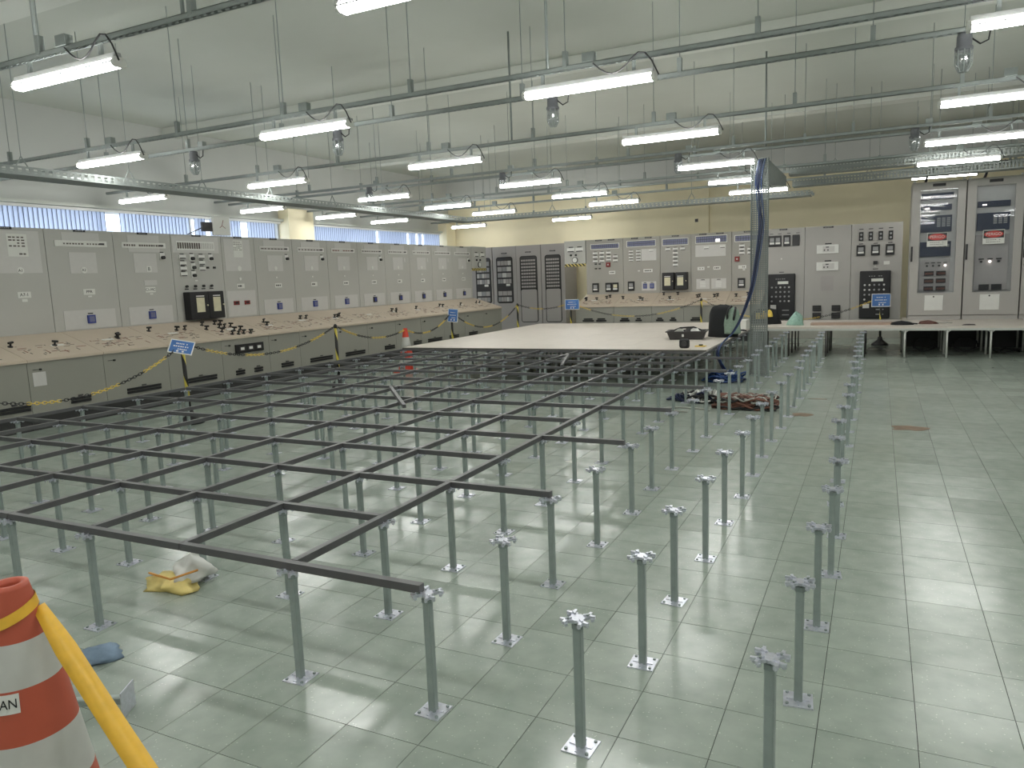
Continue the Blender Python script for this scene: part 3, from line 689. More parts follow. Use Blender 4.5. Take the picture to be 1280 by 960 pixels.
# ------------------------------------------------------------------ back row of panels
YP = 15.3
BP = [(-4.43, -3.49), (-3.49, -2.59), (-2.59, -1.87), (-1.87, -.96), (-.96, -.22), (-.22, .57), (.57, 1.48), (1.48, 2.44)]
bl = ['grey back panel with a red square meter beside the doorway', 'grey back panel with two small blue meters', 'narrow grey back panel with two black relay cases', 'grey back panel with one lit annunciator window and two louvred plates',
      'grey back panel with a red square meter beside the mesh column', 'grey back panel with four black gauges above a black relay box', 'grey back panel with two white instrument modules', 'rightmost grey back panel with three black gauges and a relay box']
def back(k): return thing('control_cabinet', bl[k], 'control panel', (BP[k][0], YP, 0), 0, 'back row of control panels')
def U(k, x): return x-BP[k][0]
ts = []
for k in range(8):
    t = back(k); ts.append(t); w = BP[k][1]-BP[k][0]
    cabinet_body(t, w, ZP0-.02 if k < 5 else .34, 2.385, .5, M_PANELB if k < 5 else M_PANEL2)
    if k >= 5: bx('base', M_BASE, t, .002, w-.002, .04, .5, 0, .33)
t = ts[0]
nameplate(t, U(0, -4.1), 2.362); nameplate(t, U(0, -3.78), 2.362); annunciator(t, U(0, -4.31), U(0, -3.58), 2.15, 2.28)
for x, zz in ((-4.19, 2.055), (-4.19, 1.965), (-4.19, 1.865), (-4.02, 2.055), (-4.02, 1.965), (-4.02, 1.865), (-3.85, 2.055), (-3.85, 1.965), (-3.85, 1.89), (-3.68, 1.96), (-3.68, 1.865)): edgemeter(t, U(0, x), zz)
o = plate(t, 'square_meter', M_RED, U(0, -3.91), U(0, -3.81), 1.72, 1.83, .04); plate(o, 'dial', M_PLATE, U(0, -3.875), U(0, -3.845), 1.76, 1.79, .003, -.04)
for x in (-4.18, -4.08):
    for zz in (1.80, 1.69): plate(t, 'stud', M_DARK, U(0, x)-.025, U(0, x)+.025, zz-.015, zz+.015, .02)
tagplate(t, U(0, -3.77), 1.585); gauge(t, U(0, -4.195), 1.23); gauge(t, U(0, -3.86), 1.23); gauge(t, U(0, -3.69), 1.23, half=True)
t = ts[1]
nameplate(t, U(1, -3.2), 2.362); nameplate(t, U(1, -2.87), 2.362); annunciator(t, U(1, -3.40), U(1, -2.69), 2.16, 2.31)
plate(t, 'cover_plate', M_PLATE, U(1, -3.04), U(1, -2.68), 1.83, 2.10)
for x, zz in ((-3.29, 2.06), (-3.11, 2.06), (-3.29, 1.99), (-3.11, 1.99), (-3.29, 1.915), (-3.11, 1.915), (-3.29, 1.85), (-3.11, 1.85), (-2.8, 2.06)): edgemeter(t, U(1, x), zz, .11, .04)
tagplate(t, U(1, -2.885), 1.595, .22); plate(t, 'small_tag', M_PAPER, U(1, -3.13), U(1, -3.08), 1.585, 1.61); gauge(t, U(1, -3.295), 1.245)
plate(t, 'lower_cover', M_PLATE, U(1, -3.04), U(1, -2.69), 1.13, 1.34); bluemeter(t, U(1, -2.955), 1.235, .09, .115); bluemeter(t, U(1, -2.79), 1.235, .095, .115)
t = ts[2]
nameplate(t, U(2, -2.23), 2.362); annunciator(t, U(2, -2.54), U(2, -1.93), 2.15, 2.31, cols=12)
for x, zz in ((-2.405, 2.065), (-2.23, 2.065), (-2.06, 2.065), (-2.23, 1.97), (-2.23, 1.88), (-2.23, 1.79), (-2.23, 1.70)): edgemeter(t, U(2, x), zz)
relay(t, U(2, -2.38), 1.13, 1.53, .27, (U(2, -2.46), U(2, -2.32), 1.23, 1.42)); relay(t, U(2, -2.07), 1.13, 1.53, .27, (U(2, -2.16), U(2, -2.02), 1.23, 1.42))
t = ts[3]
nameplate(t, U(3, -1.6), 2.362); nameplate(t, U(3, -1.22), 2.362); annunciator(t, U(3, -1.77), U(3, -1.06), 2.16, 2.33, lit={(0, 9), (0, 10)})
plate(t, 'cover_plate', M_PLATE, U(3, -1.77), U(3, -1.09), 1.86, 2.12); edgemeter(t, U(3, -1.52), 2.06); edgemeter(t, U(3, -1.16), 2.07)
tagplate(t, U(3, -1.645), 1.595); tagplate(t, U(3, -1.285), 1.595); plate(t, 'small_tag', M_PAPER, U(3, -1.50), U(3, -1.45), 1.61, 1.64)
for a, b in ((-1.75, -1.45), (-1.41, -1.08)):
    o = plate(t, 'lower_cover', M_PLATE, U(3, a), U(3, b), 1.13, 1.36); c = U(3, (a+b)/2); plate(o, 'meter_tag', M_BLACK, c-.04, c+.04, 1.33, 1.345, .008)
    for q in range(4): plate(o, 'louvre', M_WHITE, c-.065, c+.065, 1.17+q*.035, 1.17+q*.035+.022, .014)
t = ts[4]
nameplate(t, U(4, -.62), 2.362); annunciator(t, U(4, -.90), U(4, -.30), 2.15, 2.30, cols=10)
for x, zz in ((-.74, 2.06), (-.74, 1.98), (-.74, 1.90), (-.56, 1.98), (-.56, 1.90)): edgemeter(t, U(4, x), zz)
o = plate(t, 'square_meter', M_RED, U(4, -.89), U(4, -.79), 1.72, 1.83, .04); plate(o, 'dial', M_PLATE, U(4, -.855), U(4, -.825), 1.76, 1.79, .003, -.04)
tagplate(t, U(4, -.73), 1.595, .17); plate(t, 'small_tag', M_PAPER, U(4, -.72), U(4, -.67), 1.52, 1.545); gauge(t, U(4, -.745), 1.24)
def relay_box(t, u0, u1, z0, z1, seed):
    o = plate(t, 'relay_box', M_BLACK, u0, u1, z0, z1, .09, bevel=.02); w = u1-u0; r_ = random.Random(seed)
    plate(o, 'display', M_PAPER, u0+w*.38, u0+w*.76, z1-.22, z1-.16, .006, -.09)
    dashes(o, M_SCREENGREY, u0+w*.3, u0+w*.75, z1-.11, 6, .015, -.091, seed)
    for r in range(4):
        for c in range(5):
            if r_.random() < .92:
                u = u0+w*(.17+.155*c); z = z1-.29-.10*r
                MB().cyl((u, -.09, z), (u, -.115, z), .02, n=10).build('push_button', M_PLATE if r_.random() < .3 else M_SCREENGREY, o)
    plate(o, 'white_tag', M_PLATE, u0+w*.12, u0+w*.33, z0+.22, z0+.31, .004, -.09)
    for q in range(2): plate(o, 'label_strip', M_SCREENGREY, u0+w*.55, u0+w*.8, z0+.08+q*.1, z0+.10+q*.1, .004, -.09)
    plate(t, 'meter_tag', M_BLACK, (u0+u1)/2-.05, (u0+u1)/2+.05, z1+.03, z1+.045)
t = ts[5]
nameplate(t, U(5, .13), 2.362)
for q, x in enumerate((-.15, .02, .205, .39)):
    gauge(t, U(5, x)+(.05 if q == 0 else 0), 2.12, .145, .235, q == 3); plate(t, 'meter_tag', M_BLACK, U(5, x)+.0, U(5, x)+.07, 2.27, 2.282)
plate(t, 'small_tag', M_PAPER, U(5, .08), U(5, .11), 1.72, 1.75); relay_box(t, U(5, -.18), U(5, .39), .43, 1.41, 3)
t = ts[6]
nameplate(t, U(6, 1.03), 2.355, .2)
for zz in (1.90, 1.54):
    o = plate(t, 'instrument_module', M_WHITE, U(6, .81), U(6, 1.24), zz-.09, zz+.09, .03); plate(t, 'meter_tag', M_BLACK, U(6, .97), U(6, 1.10), zz+.10, zz+.125)
    plate(o, 'screen', M_PLATE, U(6, .93), U(6, 1.16), zz-.06, zz+.06, .003, -.03); plate(o, 'badge', M_DARK, U(6, .99), U(6, 1.05), zz+.03, zz+.05, .003, -.033)
    for q in range(2): plate(o, 'key', M_DARK, U(6, .95+.07*q), U(6, .975+.07*q), zz-.035, zz-.005, .003, -.033)
o = plate(t, 'grille', M_RACK, U(6, .90), U(6, 1.15), 1.02, 1.33, .006)
for q in range(10): plate(o, 'grille_slat', M_RACK, U(6, .92), U(6, 1.13), 1.045+q*.028, 1.06+q*.028, .004, -.006)
for x in (.835, 1.215):
    for zz in (.65, .49):
        o = plate(t, 'terminal_block', M_BLACK, U(6, x)-.085, U(6, x)+.085, zz-.06, zz+.06, .05)
        for q in range(2): plate(o, 'slot', M_DARK, U(6, x)-.07, U(6, x)+.07, zz-.035+q*.045, zz-.015+q*.045, .004, -.05)
t = ts[7]
for q, x in enumerate((1.665, 1.845, 2.03, 2.215)):
    o = plate(t, 'selector_switch', M_BLACK, U(7, x)-.042, U(7, x)+.042, 2.035, 2.215, .03)
    for zz in (2.08, 2.16): MB().cyl((U(7, x), -.03, zz), (U(7, x), -.045, zz), .022, n=10).build('dial', M_SCREENGREY, o)
    plate(t, 'meter_tag', M_BLACK, U(7, x)-.04, U(7, x)+.04, 2.265, 2.28)
for x in (1.665, 1.94, 2.21): gauge(t, U(7, x), 1.835, .165, .22); plate(t, 'meter_tag', M_BLACK, U(7, x)-.04, U(7, x)+.04, 1.965, 1.98)
plate(t, 'small_meter', M_BLACK, U(7, 1.905), U(7, 1.985), 1.54, 1.61, .03); plate(t, 'small_tag', M_PAPER, U(7, 1.92), U(7, 1.965), 1.49, 1.515); plate(t, 'white_tag', M_PAPER, U(7, 2.10), U(7, 2.21), 1.53, 1.60)
relay_box(t, U(7, 1.66), U(7, 2.24), .42, 1.41, 4)
BKN = [[(.12, .55), (.14, .45), (.40, .5), (.62, .6), (.68, .7)], [(.1, .55), (.52, .5), (.6, .4)], [(.12, .8), (.33, .45), (.45, .8)], [(.22, .55), (.26, .6), (.60, .55), (.66, .6)], [(.16, .55), (.40, .65)]]
BV = [[(-4.26, -3.98), (-3.92, -3.67)], [(-3.34, -3.11), (-2.97, -2.82)], [(-2.49, -2.32), (-2.18, -2.03)], [(-1.71, -1.48)], [(-.8, -.6)]]
for k in range(5):
    w = BP[k][1]-BP[k][0]
    t = thing('control_desk', 'sloping beige desk section in front of the %s' % bl[k], 'control desk', (BP[k][0], YP, 0), 0, 'back row of control desks')
    t['label'] = ['beige desk section under the back panel beside the doorway', 'beige desk section under the back panel with two blue meters', 'beige desk section under the back panel with relay cases', 'beige desk section under the back panel with louvred plates', 'beige desk section on the back row next to the mesh column'][k]
    desk(t, w, 40+k, BKN[k], [], False)
    for a, b in BV[k]:
        bx('name_bar', M_BLACK, t, U(k, a), U(k, b), -.795, -.78, .455, .49); bx('name_bar', M_BLACK, t, U(k, a)+.03, U(k, b)-.03, -.795, -.78, .50, .53)

# ------------------------------------------------------------------ relay racks beyond the passage
YR = 16.4
RK = [(-8.5, -7.6), (-7.58, -6.86), (-6.86, -6.13), (-6.12, -5.44)]
rl = ['grey relay rack seen under the left hazard-striped lintel', 'grey relay rack with mixed modules behind its rounded window', 'grey relay rack with a tall rounded door, middle of three', 'grey relay rack with a tall rounded door beside the doorway']
def rounded(u0, u1, z0, z1, r, n=5):
    P = []
    for cx, cz, a0 in ((u1-r, z1-r, 0), (u0+r, z1-r, 1), (u0+r, z0+r, 2), (u1-r, z0+r, 3)):
        for q in range(n+1):
            a = (a0+q/n)*R90; P.append((cx+r*math.cos(a), cz+r*math.sin(a)))
    return P
for k, (a, b) in enumerate(RK):
    w = b-a; t = thing('relay_rack', rl[k], 'relay rack', (a, YR, 0), 0, 'relay racks'); r_ = random.Random(k+9)
    bx('body', M_RACK, t, .004, w-.004, 0, .85, .12, 2.40); bx('plinth', M_DARK, t, .02, w-.02, .03, .8, 0, .12)
    nameplate(t, w*.5, 2.22, .16)
    u0, u1 = (w*.42, w*.95) if k == 0 else (.11, w-.11); zb = .86 if k < 2 else .33
    XZ = Matrix(((1, 0, 0, 0), (0, 0, 1, 0), (0, 1, 0, 0), (0, 0, 0, 1)))
    o = MB().prism(rounded(u0, u1, zb, 2.12, .07), -.012, 0, XZ).build('door_gasket', M_BLACK, t)
    zt = 1.24 if k >= 2 else zb+.02
    MB().prism(rounded(u0+.02, u1-.02, zt, 2.10, .05), -.016, -.012, XZ).build('window_recess', M_DARK, o)
    if k >= 2: MB().prism(rounded(u0+.02, u1-.02, .35, 1.22, .05), -.018, -.012, XZ).build('door_panel', M_RACK, o)
    rows = 9 if k >= 2 else 7
    for q in range(rows):
        z0 = zt+.03+q*(2.06-zt-.03)/rows; hh = (2.06-zt-.03)/rows*(.55 if k >= 2 else .72)
        if k < 2 and q in (2,): continue
        n = 6 if k >= 2 else r_.choice((3, 4, 5)); ww = (u1-u0-.08)/n
        for c in range(n):
            plate(o, 'module', r_.choice((M_SCREENGREY, M_RACK, M_PLATE)) if k < 2 else M_RACK, u0+.04+c*ww+.006, u0+.04+(c+1)*ww-.006, z0, z0+hh, .012, -.016)
    if k < 2: plate(o, 'white_tag', M_PAPER, u1-.2, u1-.08, 1.33, 1.39, .004, -.03)

# ------------------------------------------------------------------ glazed cabinets on the right
YG = 13.36
for k in range(3):
    x0 = 2.51+k*.85; w = .84
    t = thing('glazed_cabinet', ['tall grey cabinet with glazed door, white cables and four devices', 'tall grey cabinet with glazed door and two dark devices', 'tall grey cabinet cut off by the right edge'][k], 'cabinet', (x0, YG, 0), 0, 'tall glazed cabinets on the right')
    Z0, Z1 = .51, 2.95; u0, u1, z0, z1 = .14, .71, .99, 2.81
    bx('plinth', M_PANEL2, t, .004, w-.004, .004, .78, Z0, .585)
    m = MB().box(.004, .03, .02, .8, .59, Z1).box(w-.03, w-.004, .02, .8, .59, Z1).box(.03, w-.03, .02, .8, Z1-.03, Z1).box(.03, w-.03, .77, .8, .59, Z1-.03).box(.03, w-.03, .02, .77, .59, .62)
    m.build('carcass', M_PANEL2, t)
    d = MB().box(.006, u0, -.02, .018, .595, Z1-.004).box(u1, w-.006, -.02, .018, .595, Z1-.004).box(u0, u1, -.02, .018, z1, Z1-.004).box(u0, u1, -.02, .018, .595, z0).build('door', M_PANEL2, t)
    bx('door_glass', M_CABGLASS, d, u0, u1, -.004, .0, z0, z1)
    bx('door_handle', M_BLACK, d, w-.045 if False else -.0+.012, .042, -.055, -.02, 1.56, 1.83)
    nameplate(t, .42, 2.885, .2) if False else plate(d, 'nameplate', M_BLACK, .32, .52, 2.86, 2.91, .004, -.02)
    v = plate(d, 'vent_grille', M_WHITE, .26, .55, .68, .95, .02, -.02)
    for q in range(6): plate(v, 'louvre', M_WHITE, .275, .535, .70+q*.034, .718+q*.034, .008, -.04)
    MB().cyl((.40, -.04, .925), (.40, -.05, .925), .014, n=8).build('vent_badge', M_BLACK, v)
    # the equipment inside
    YI = .07
    if k < 2: bx('backplate', M_PLATE, t, .12, .73, YI+.03, YI+.035, .95, 2.85)
    def dev(nm, m_, a, b, c, dd, y=YI): return bx(nm, m_, t, a, b, y-.03, y+.03, c, dd)
    if k == 0:
        dev('blank_panel', M_RACK, .16, .64, 1.04, 1.60, YI+.02)
        dv = [dev('device', M_DEVICE, .15, .65, 2.64, 2.75), dev('device', M_DEVICE, .15, .63, 2.45, 2.55), dev('device', M_DEVICE, .16, .64, 2.07, 2.36), dev('device', M_DEVICE, .16, .64, 1.64, 1.90)]
        for o, zz in ((dv[0], 2.67), (dv[1], 2.48)):
            bx('status_light', M_LED, o, .22, .25, YI-.034, YI-.03, zz, zz+.02); bx('status_light', M_LED, o, .26, .285, YI-.034, YI-.03, zz, zz+.02)
        for c in range(3):
            for q in range(5): bx('keypad_block', M_SCREENGREY, dv[2], .41+c*.075, .465+c*.075, YI-.034, YI-.03, 2.16+q*.033, 2.185+q*.033)
            bx('keypad_block', M_SCREENGREY, dv[3], .41+c*.075, .465+c*.075, YI-.034, YI-.03, 1.80, 1.85)
        for q in range(4):
            bx('lamp_tag', M_BLACK, t, .25+q*.095, .31+q*.095, YI-.04, YI-.01, 1.52, 1.535)
            MB().cyl((.28+q*.095, YI-.01, 1.475), (.28+q*.095, YI-.05, 1.475), .018, n=8).build('lamp', M_LED if q == 3 else M_DARK, t)
        for r in range(3):
            for c in range(2):
                o = bx('terminal_block', M_BLACK, t, .24+c*.19, .39+c*.19, YI-.05, YI-.01, 1.03+r*.135, 1.11+r*.135); bx('slot', M_BROWN, o, .25+c*.19, .38+c*.19, YI-.054, YI-.05, 1.05+r*.135, 1.085+r*.135)
        for q, pts in enumerate(([(.13, .05, 2.74), (.22, .04, 2.66), (.38, .04, 2.60), (.55, .05, 2.66), (.68, .06, 2.72)], [(.12, .05, 2.72), (.20, .04, 2.60), (.34, .04, 2.53), (.60, .05, 2.50)], [(.13, .05, 2.62), (.18, .04, 2.50), (.30, .04, 2.42), (.45, .05, 2.40)],
                                 [(.13, .05, 2.40), (.22, .04, 2.34), (.38, .05, 2.30)], [(.12, .05, 2.25), (.30, .04, 2.28), (.42, .05, 2.27)])):
            MB().tube([Vector(p) for p in pts], .008, 6).build('white_cable', M_WHITE, t, True)
    elif k == 1:
        dev('blank_panel', M_RACK, .16, .66, 1.02, 1.98, YI+.02)
        dv = [dev('device', M_DEVICE, .17, .65, 2.45, 2.55), dev('device', M_DEVICE, .17, .65, 2.05, 2.35)]
        bx('status_light', M_LED, dv[0], .24, .27, YI-.034, YI-.03, 2.48, 2.50); bx('status_light', M_LED, dv[0], .275, .30, YI-.034, YI-.03, 2.48, 2.50)
        for c in range(3):
            for q in range(5): bx('keypad_block', M_SCREENGREY, dv[1], .41+c*.075, .465+c*.075, YI-.034, YI-.03, 2.16+q*.033, 2.185+q*.033)
        for q in range(3):
            bx('lamp_tag', M_BLACK, t, .22+q*.13, .30+q*.13, YI-.04, YI-.01, 1.55, 1.57)
            MB().cyl((.26+q*.13, YI-.01, 1.515), (.26+q*.13, YI-.05, 1.515), .02, n=8).build('lamp', M_LED if q == 1 else M_BLACK, t)
        for c in range(2): bx('terminal_block', M_BLACK, t, .24+c*.19, .39+c*.19, YI-.05, YI-.01, 1.02, 1.12)
    if k < 2:
        zs = 1.935
        s = bx('warning_sign', M_PAPER, d, .26, .58, -.024, -.0205, zs-.12, zs+.12)
        bx('sign_header', M_BLACK, s, .27, .57, -.0255, -.024, zs-.02, zs+.11)
        XZ = Matrix(((1, 0, 0, .42), (0, 0, 1, -.0265), (0, 1, 0, zs+.045), (0, 0, 0, 1)))
        MB().prism([(.14*math.cos(2*math.pi*q/24), .056*math.sin(2*math.pi*q/24)) for q in range(24)], -.0005, .001, XZ).build('sign_oval', M_SIGNRED, s)
        text('PERIGO', .068, M_PAPER, s, (.42, -.0285, zs+.045), (R90, 0, 0))
        for q in range(2): dashes(s, M_INK, .31, .53, zs-.05-.035*q, 7, .008, -.0242, q)
    if k < 3:
        for u in (.04, .80): MB().cyl((u, .06, 2.95), (u, .06, 2.985), .022, n=10).build('lifting_eye', M_WHITE, t)
# dark flexible conduits from the trays into the cabinets
for k, x in enumerate((2.72, 3.62)):
    tag(MB().tube([(x, 13.55, 2.94), (x+.02, 13.4, 3.05), (x+.10, 12.9, 3.12), (x+.18, 12.6, 3.12), (x+.22, 12.4, 3.06)], .022, 8).build('flexible_conduit', M_DARK, smooth=True),
        ['dark flexible conduit entering the cabinet with white cables', 'dark flexible conduit entering the second glazed cabinet'][k], 'conduit', 'flexible conduits on cabinets')

# ------------------------------------------------------------------ raised floor: pedestals, stringers, deck
HT = .450
pb = MB()
pb.box(-.05, .05, -.05, .05, 0, .004)
for a in (0, R90):
    Mr = Matrix.Rotation(a, 4, 'Z'); pb.box(-.040, .040, -.005, .005, .004, .0075, Mr)
base_me = pb.mesh('base_plate', M_HEAD)
bolt_me = MB().cyl((0, 0, .004), (0, 0, .010), .006, n=6).mesh('bolt', M_GALV)
q = .0145; c_ = .004
tube_me = MB().prism([(-q+c_, -q), (q-c_, -q), (q, -q+c_), (q, q-c_), (q-c_, q), (-q+c_, q), (-q, q-c_), (-q, -q+c_)], .004, HT-.035).mesh('tube', M_TUBE)
collar_me = MB().cyl((0, 0, HT-.035), (0, 0, HT-.018), .021, n=6).cyl((0, 0, HT-.018), (0, 0, HT-.010), .012, n=8).mesh('levelling_nut', M_GALV)
hd = MB(); hd.prism([(.026*math.cos(math.pi*k/4), .026*math.sin(math.pi*k/4)) for k in range(8)], HT-.010, HT)
for k in range(4):
    Mr = Matrix.Rotation(math.pi/4+k*R90, 4, 'Z')
    hd.prism([(.018, -.013), (.038, -.009), (.038, .009), (.018, .013)], HT-.010, HT-.001, Mr)
    hd.prism([(.036, -.009), (.052, -.019), (.057, -.012), (.045, 0), (.057, .012), (.052, .019), (.036, .009)], HT-.008, HT+.002, Mr)
    hd.box(.020, .042, -.003, .003, HT-.001, HT+.006, Mr); hd.box(.040, .050, -.018, -.009, HT-.016, HT-.006, Mr); hd.box(.040, .050, .009, .018, HT-.016, HT-.006, Mr)
head_me = hd.mesh('head', M_HEAD)
PCOUNT = 0
def pedestal(x, y, label, group, rz=0, tilt=None, near=False):
    global PCOUNT
    PCOUNT += 1
    t = thing('floor_pedestal', label, 'pedestal', (x, y, 0), rz, group)
    if tilt: t.rotation_euler = (tilt[0], tilt[1], rz)
    b_ = inst('base_plate', base_me, t); inst('tube', tube_me, t); hd_ = inst('head', head_me, t); inst('levelling_nut', collar_me, t)
    if near:
        for sx in (-1, 1):
            for sy in (-1, 1): inst('bolt', bolt_me, b_, (.037*sx, .037*sy, 0))
            inst('screw', bolt_me, hd_, (.024*sx, .024*sx, HT-.004))
    return t
FREE = {(2, 0): (1.1735, .0225), (3, 0): (1.765, -.006), (1, 1): (.624, .583), (2, 1): (1.212, .612), (3, 1): (1.793, .57), (3, 2): (1.812, 1.19), (2, 2): (1.19, 1.215), (1, 3): (.602, 1.797), (3, 3): (1.835, 1.80), (3, 4): (1.835, 2.40), (1, 5): (.592, 2.99), (1, 6): (.59, 3.58)}
colw = {1: 'inner', 2: 'middle', 3: 'outer'}
for i in (1, 2, 3):
    for j in range(0, 20):
        x, y = FREE.get((i, j), (.6*i+rnd.uniform(-.02, .02), .6*j+rnd.uniform(-.02, .02)))
        if i == 1 and j == 15: x, y = .635, 8.98
        tilt = (0, .11, 0) if (i, j) == (2, 11) else None
        lab = 'free-standing zinc pedestal in the %s right line, %s from the camera' % (colw[i], ORD[j+1])
        if i == 1 and j % 2 == 0 and j < 13: lab = 'zinc pedestal under a stringer end, inner right line, %s from the camera' % ORD[j+1]
        if tilt: lab = 'leaning zinc pedestal in the middle right line near the mesh column'
        pedestal(x, y, lab, 'free-standing pedestals on the right', rnd.uniform(-.12, .12) if i > 1 else rnd.uniform(-.05, .05), tilt, j < 6)
for i in range(-8, 1):
    for j in range(0, 23):
        if (i, j) == (-1, 0): continue
        if j < 14: lab = 'zinc pedestal under the black grid, row %s from the front, %s from the right' % (ORD[j+1], ORD[1-i])
        else: lab = 'zinc pedestal under the white deck, row %s from its front, %s from the right' % (ORD[j-13], ORD[1-i])
        pedestal(.6*i+rnd.uniform(-.004, .004), .6*j+rnd.uniform(-.004, .004), lab, 'pedestals under the black grid' if j < 14 else 'pedestals under the white deck', rnd.uniform(-.03, .03), None, j < 4 and i > -5)
SZ0, SZ1, SW = HT+.002, HT+.032, .015
def string_mesh(L):
    m = MB().box(SW*0-L/2+.002, L/2-.002, -SW, SW, SZ0, SZ1)
    return m.mesh('stringer', M_STRING)
sm = {1.2: string_mesh(1.2), .6: string_mesh(.6)}
MID = 1.2-2*SW
sm['short'] = string_mesh(.6-2*SW+.004)
def stringer(x, y, L, rz, label, group):
    # a 1.2 m bar over one pedestal; the crossing bars butt against its sides
    m = sm[L]; o = inst('stringer', m, None, (x, y, 0), (0, 0, rz)); tag(o, label, 'stringer', group)
# bars along X: midpoints where i+j is even; bars along Y: midpoints where i+j is odd
sm['bar'] = string_mesh(1.2-2*SW-.002)
for j in range(0, 23):
    mids = [i for i in range(-8, 1) if (i+j) % 2 == 0]
    for i in mids:
        a, b = i-1, i+1
        if a < -8: a = -8
        if b > 0 and j > 12: b = 0
        n = ORD[1+(0-i)//2]
        lab = 'black steel bar running across, row %s from the front, %s from the right' % (ORD[j+1], n)
        x = .6*(a+b)/2
        if b-a == 2: stringer(x, .6*j, 'bar' if j else 1.2, 0, lab, 'cross bars of the black grid')
        else: stringer(x+(SW if a == i else -SW)*.0, .6*j, 'short', 0, lab, 'cross bars of the black grid')
for i in range(-8, 1):
    mids = [j for j in range(0, 23) if (i+j) % 2 == 1]
    for j in mids:
        a, b = max(j-1, 0), min(j+1, 22)
        lab = 'black steel bar running away, column %s from the right, %s from the front' % (ORD[1-i], ORD[1+j//2])
        y = .6*(a+b)/2
        stringer(.6*i, y, 'bar' if b-a == 2 else 'short', R90, lab, 'receding bars of the black grid')
for (xa, ya, xb, yb), lab in (((-2.34, 3.98, -1.55, 3.06), 'loose black bar lying askew on the grid left of centre'), ((-1.29, 5.92, -1.66, 7.06), 'loose black bar lying askew on the grid before the deck')):
    L = 1.2; a = math.atan2(yb-ya, xb-xa); o = inst('stringer', sm[1.2], None, ((xa+xb)/2, (ya+yb)/2, SZ1-SZ0+.001), (0, 0, a)); tag(o, lab, 'stringer', 'loose bars')
# white deck of 0.6 m panels
PZ = SZ1
deck = thing('raised_floor_deck', 'white laminate raised floor deck laid over the far pedestals', 'floor deck', (-4.8, 7.8, PZ))
pm = MB().box(-.2985, .2985, -.2985, .2985, .001, .022)
panel_me = pm.mesh('deck_panel', M_DECK)
edge_me = MB().box(-.297, .297, -.297, .297, -.0, .001).mesh('panel_trim', M_DECKEDGE)
for a in range(8):
    for b in range(9):
        o = inst('deck_panel', panel_me, deck, (.3+.6*a, .3+.6*b, rnd.uniform(0, .0008)))
bx('edge_strip', M_DECKEDGE, deck, 0, 4.8, -.012, 0, -.0, .019)
DT = PZ+.0225       # deck top
# existing platform on the right
plat = thing('white_platform', 'white panelled platform in front of the glazed cabinets at right', 'platform', (0.03, 11.7, 0))
PT = .51
plm = MB().box(-.2985, .2985, -.2985, .2985, PT-.03, PT).mesh('platform_panel', M_DECK)
for a in range(11):
    for b in range(4):
        if b == 3 and a < 4: continue
        if b == 2 and a < 4: inst('platform_panel', plm, plat, (.3+.6*a, .3+.6*b-.0, 0)); continue
        inst('platform_panel', plm, plat, (.3+.6*a, .3+.6*b, 0))
fr = MB().box(0, 6.6, 0, .03, PT-.065, PT-.031); fr.build('front_beam', M_ALU, plat)
for a in range(0, 12):
    light_leg = a >= 4
    for b in (0.02, .58, 1.2, 1.78):
        if b > 1.3 and a < 4 and False: continue
        x = .6*a if a else .03
        MB().cyl((x, b, 0), (x, b, PT-.031), .016 if light_leg else .013, n=8).build('leg', M_ALU if light_leg else M_DARK, plat, True)
    if light_leg:
        for s in (-1, 1):
            if 0 < .6*a+s*.06 < 6.6: MB().tube([(.6*a, .015, PT-.10), (.6*a+s*.06, .015, PT-.05)], .008, 5).build('corner_brace', M_ALU, plat)
# sheet painted dark for the unlit space below the cabinets, and cables
ap = struct(bx('trim_6', M_PLINTH, None, 2.5, 6.6, 13.55, 13.6, 0, PT-.031))
for k in range(4):
    r_ = random.Random(k+77); P = []; x0 = 2.73+.6*k+.03
    for q in range(40):
        a = q*.42; P.append((x0+.18*math.cos(a)*(1+.1*math.sin(q)), 12.6+.12*math.sin(a*1.05), .03+.22*(.5+.5*math.sin(a)) if k < 2 else .02+.01*(q % 5)))
    tag(MB().tube(P, .011, 6).build('cable_coil', M_CABLE if k != 3 else M_GREYCABLE, smooth=True), ['black cable coil hanging below the platform beside its first pale leg', 'black cable coil below the platform right of its first pale leg', 'black cables on the floor below the glazed cabinets', 'grey cable coil on the floor below the second glazed cabinet'][k], 'cable', 'cables under the platform')
# things on the platform
def lump(name, m, c, sx, sy, sz, seed, n=18, k=9, rough=.16, parent=None, power=1.0):
    r_ = random.Random(seed); prof = []; mb = MB(); ph = [r_.uniform(0, 6.28) for _ in range(8)]
    vs = []; fs = []
    for a in range(k+1):
        v = a/k; z = v*sz; rad = (1-v**2.2)**.5 if a < k else .02
        rad = rad**power
        for b in range(n):
            t = 2*math.pi*b/n
            w = 1+rough*(math.sin(3*t+ph[0]+4*v)+.7*math.sin(5*t+ph[1]-6*v)+.5*math.sin(9*t+ph[2]+9*v))
            vs.append((c[0]+sx*rad*w*math.cos(t), c[1]+sy*rad*w*math.sin(t), c[2]+z*(1+rough*.4*math.sin(2*t+ph[3]))))
    for a in range(k):
        for b in range(n): fs.append((a*n+b, a*n+(b+1) % n, (a+1)*n+(b+1) % n, (a+1)*n+b))
    fs.append(tuple(range(k*n, (k+1)*n))); fs.append(tuple(range(n-1, -1, -1)))
    return mb.add(vs, fs).build(name, m, parent, True)
o = lump('plastic_bag', M_TEALBAG, (.70, 12.2, PT), .13, .11, .24, 5, power=1.6); tag(o, 'crumpled teal plastic bag on the white platform', 'bag')
tag(MB().box(.95, 2.25, 12.1, 12.42, PT, PT+.035, Matrix.Rotation(.0, 4, 'Z')).build('brown_board', M_PLANK), 'long brownish board lying on the white platform', 'board')
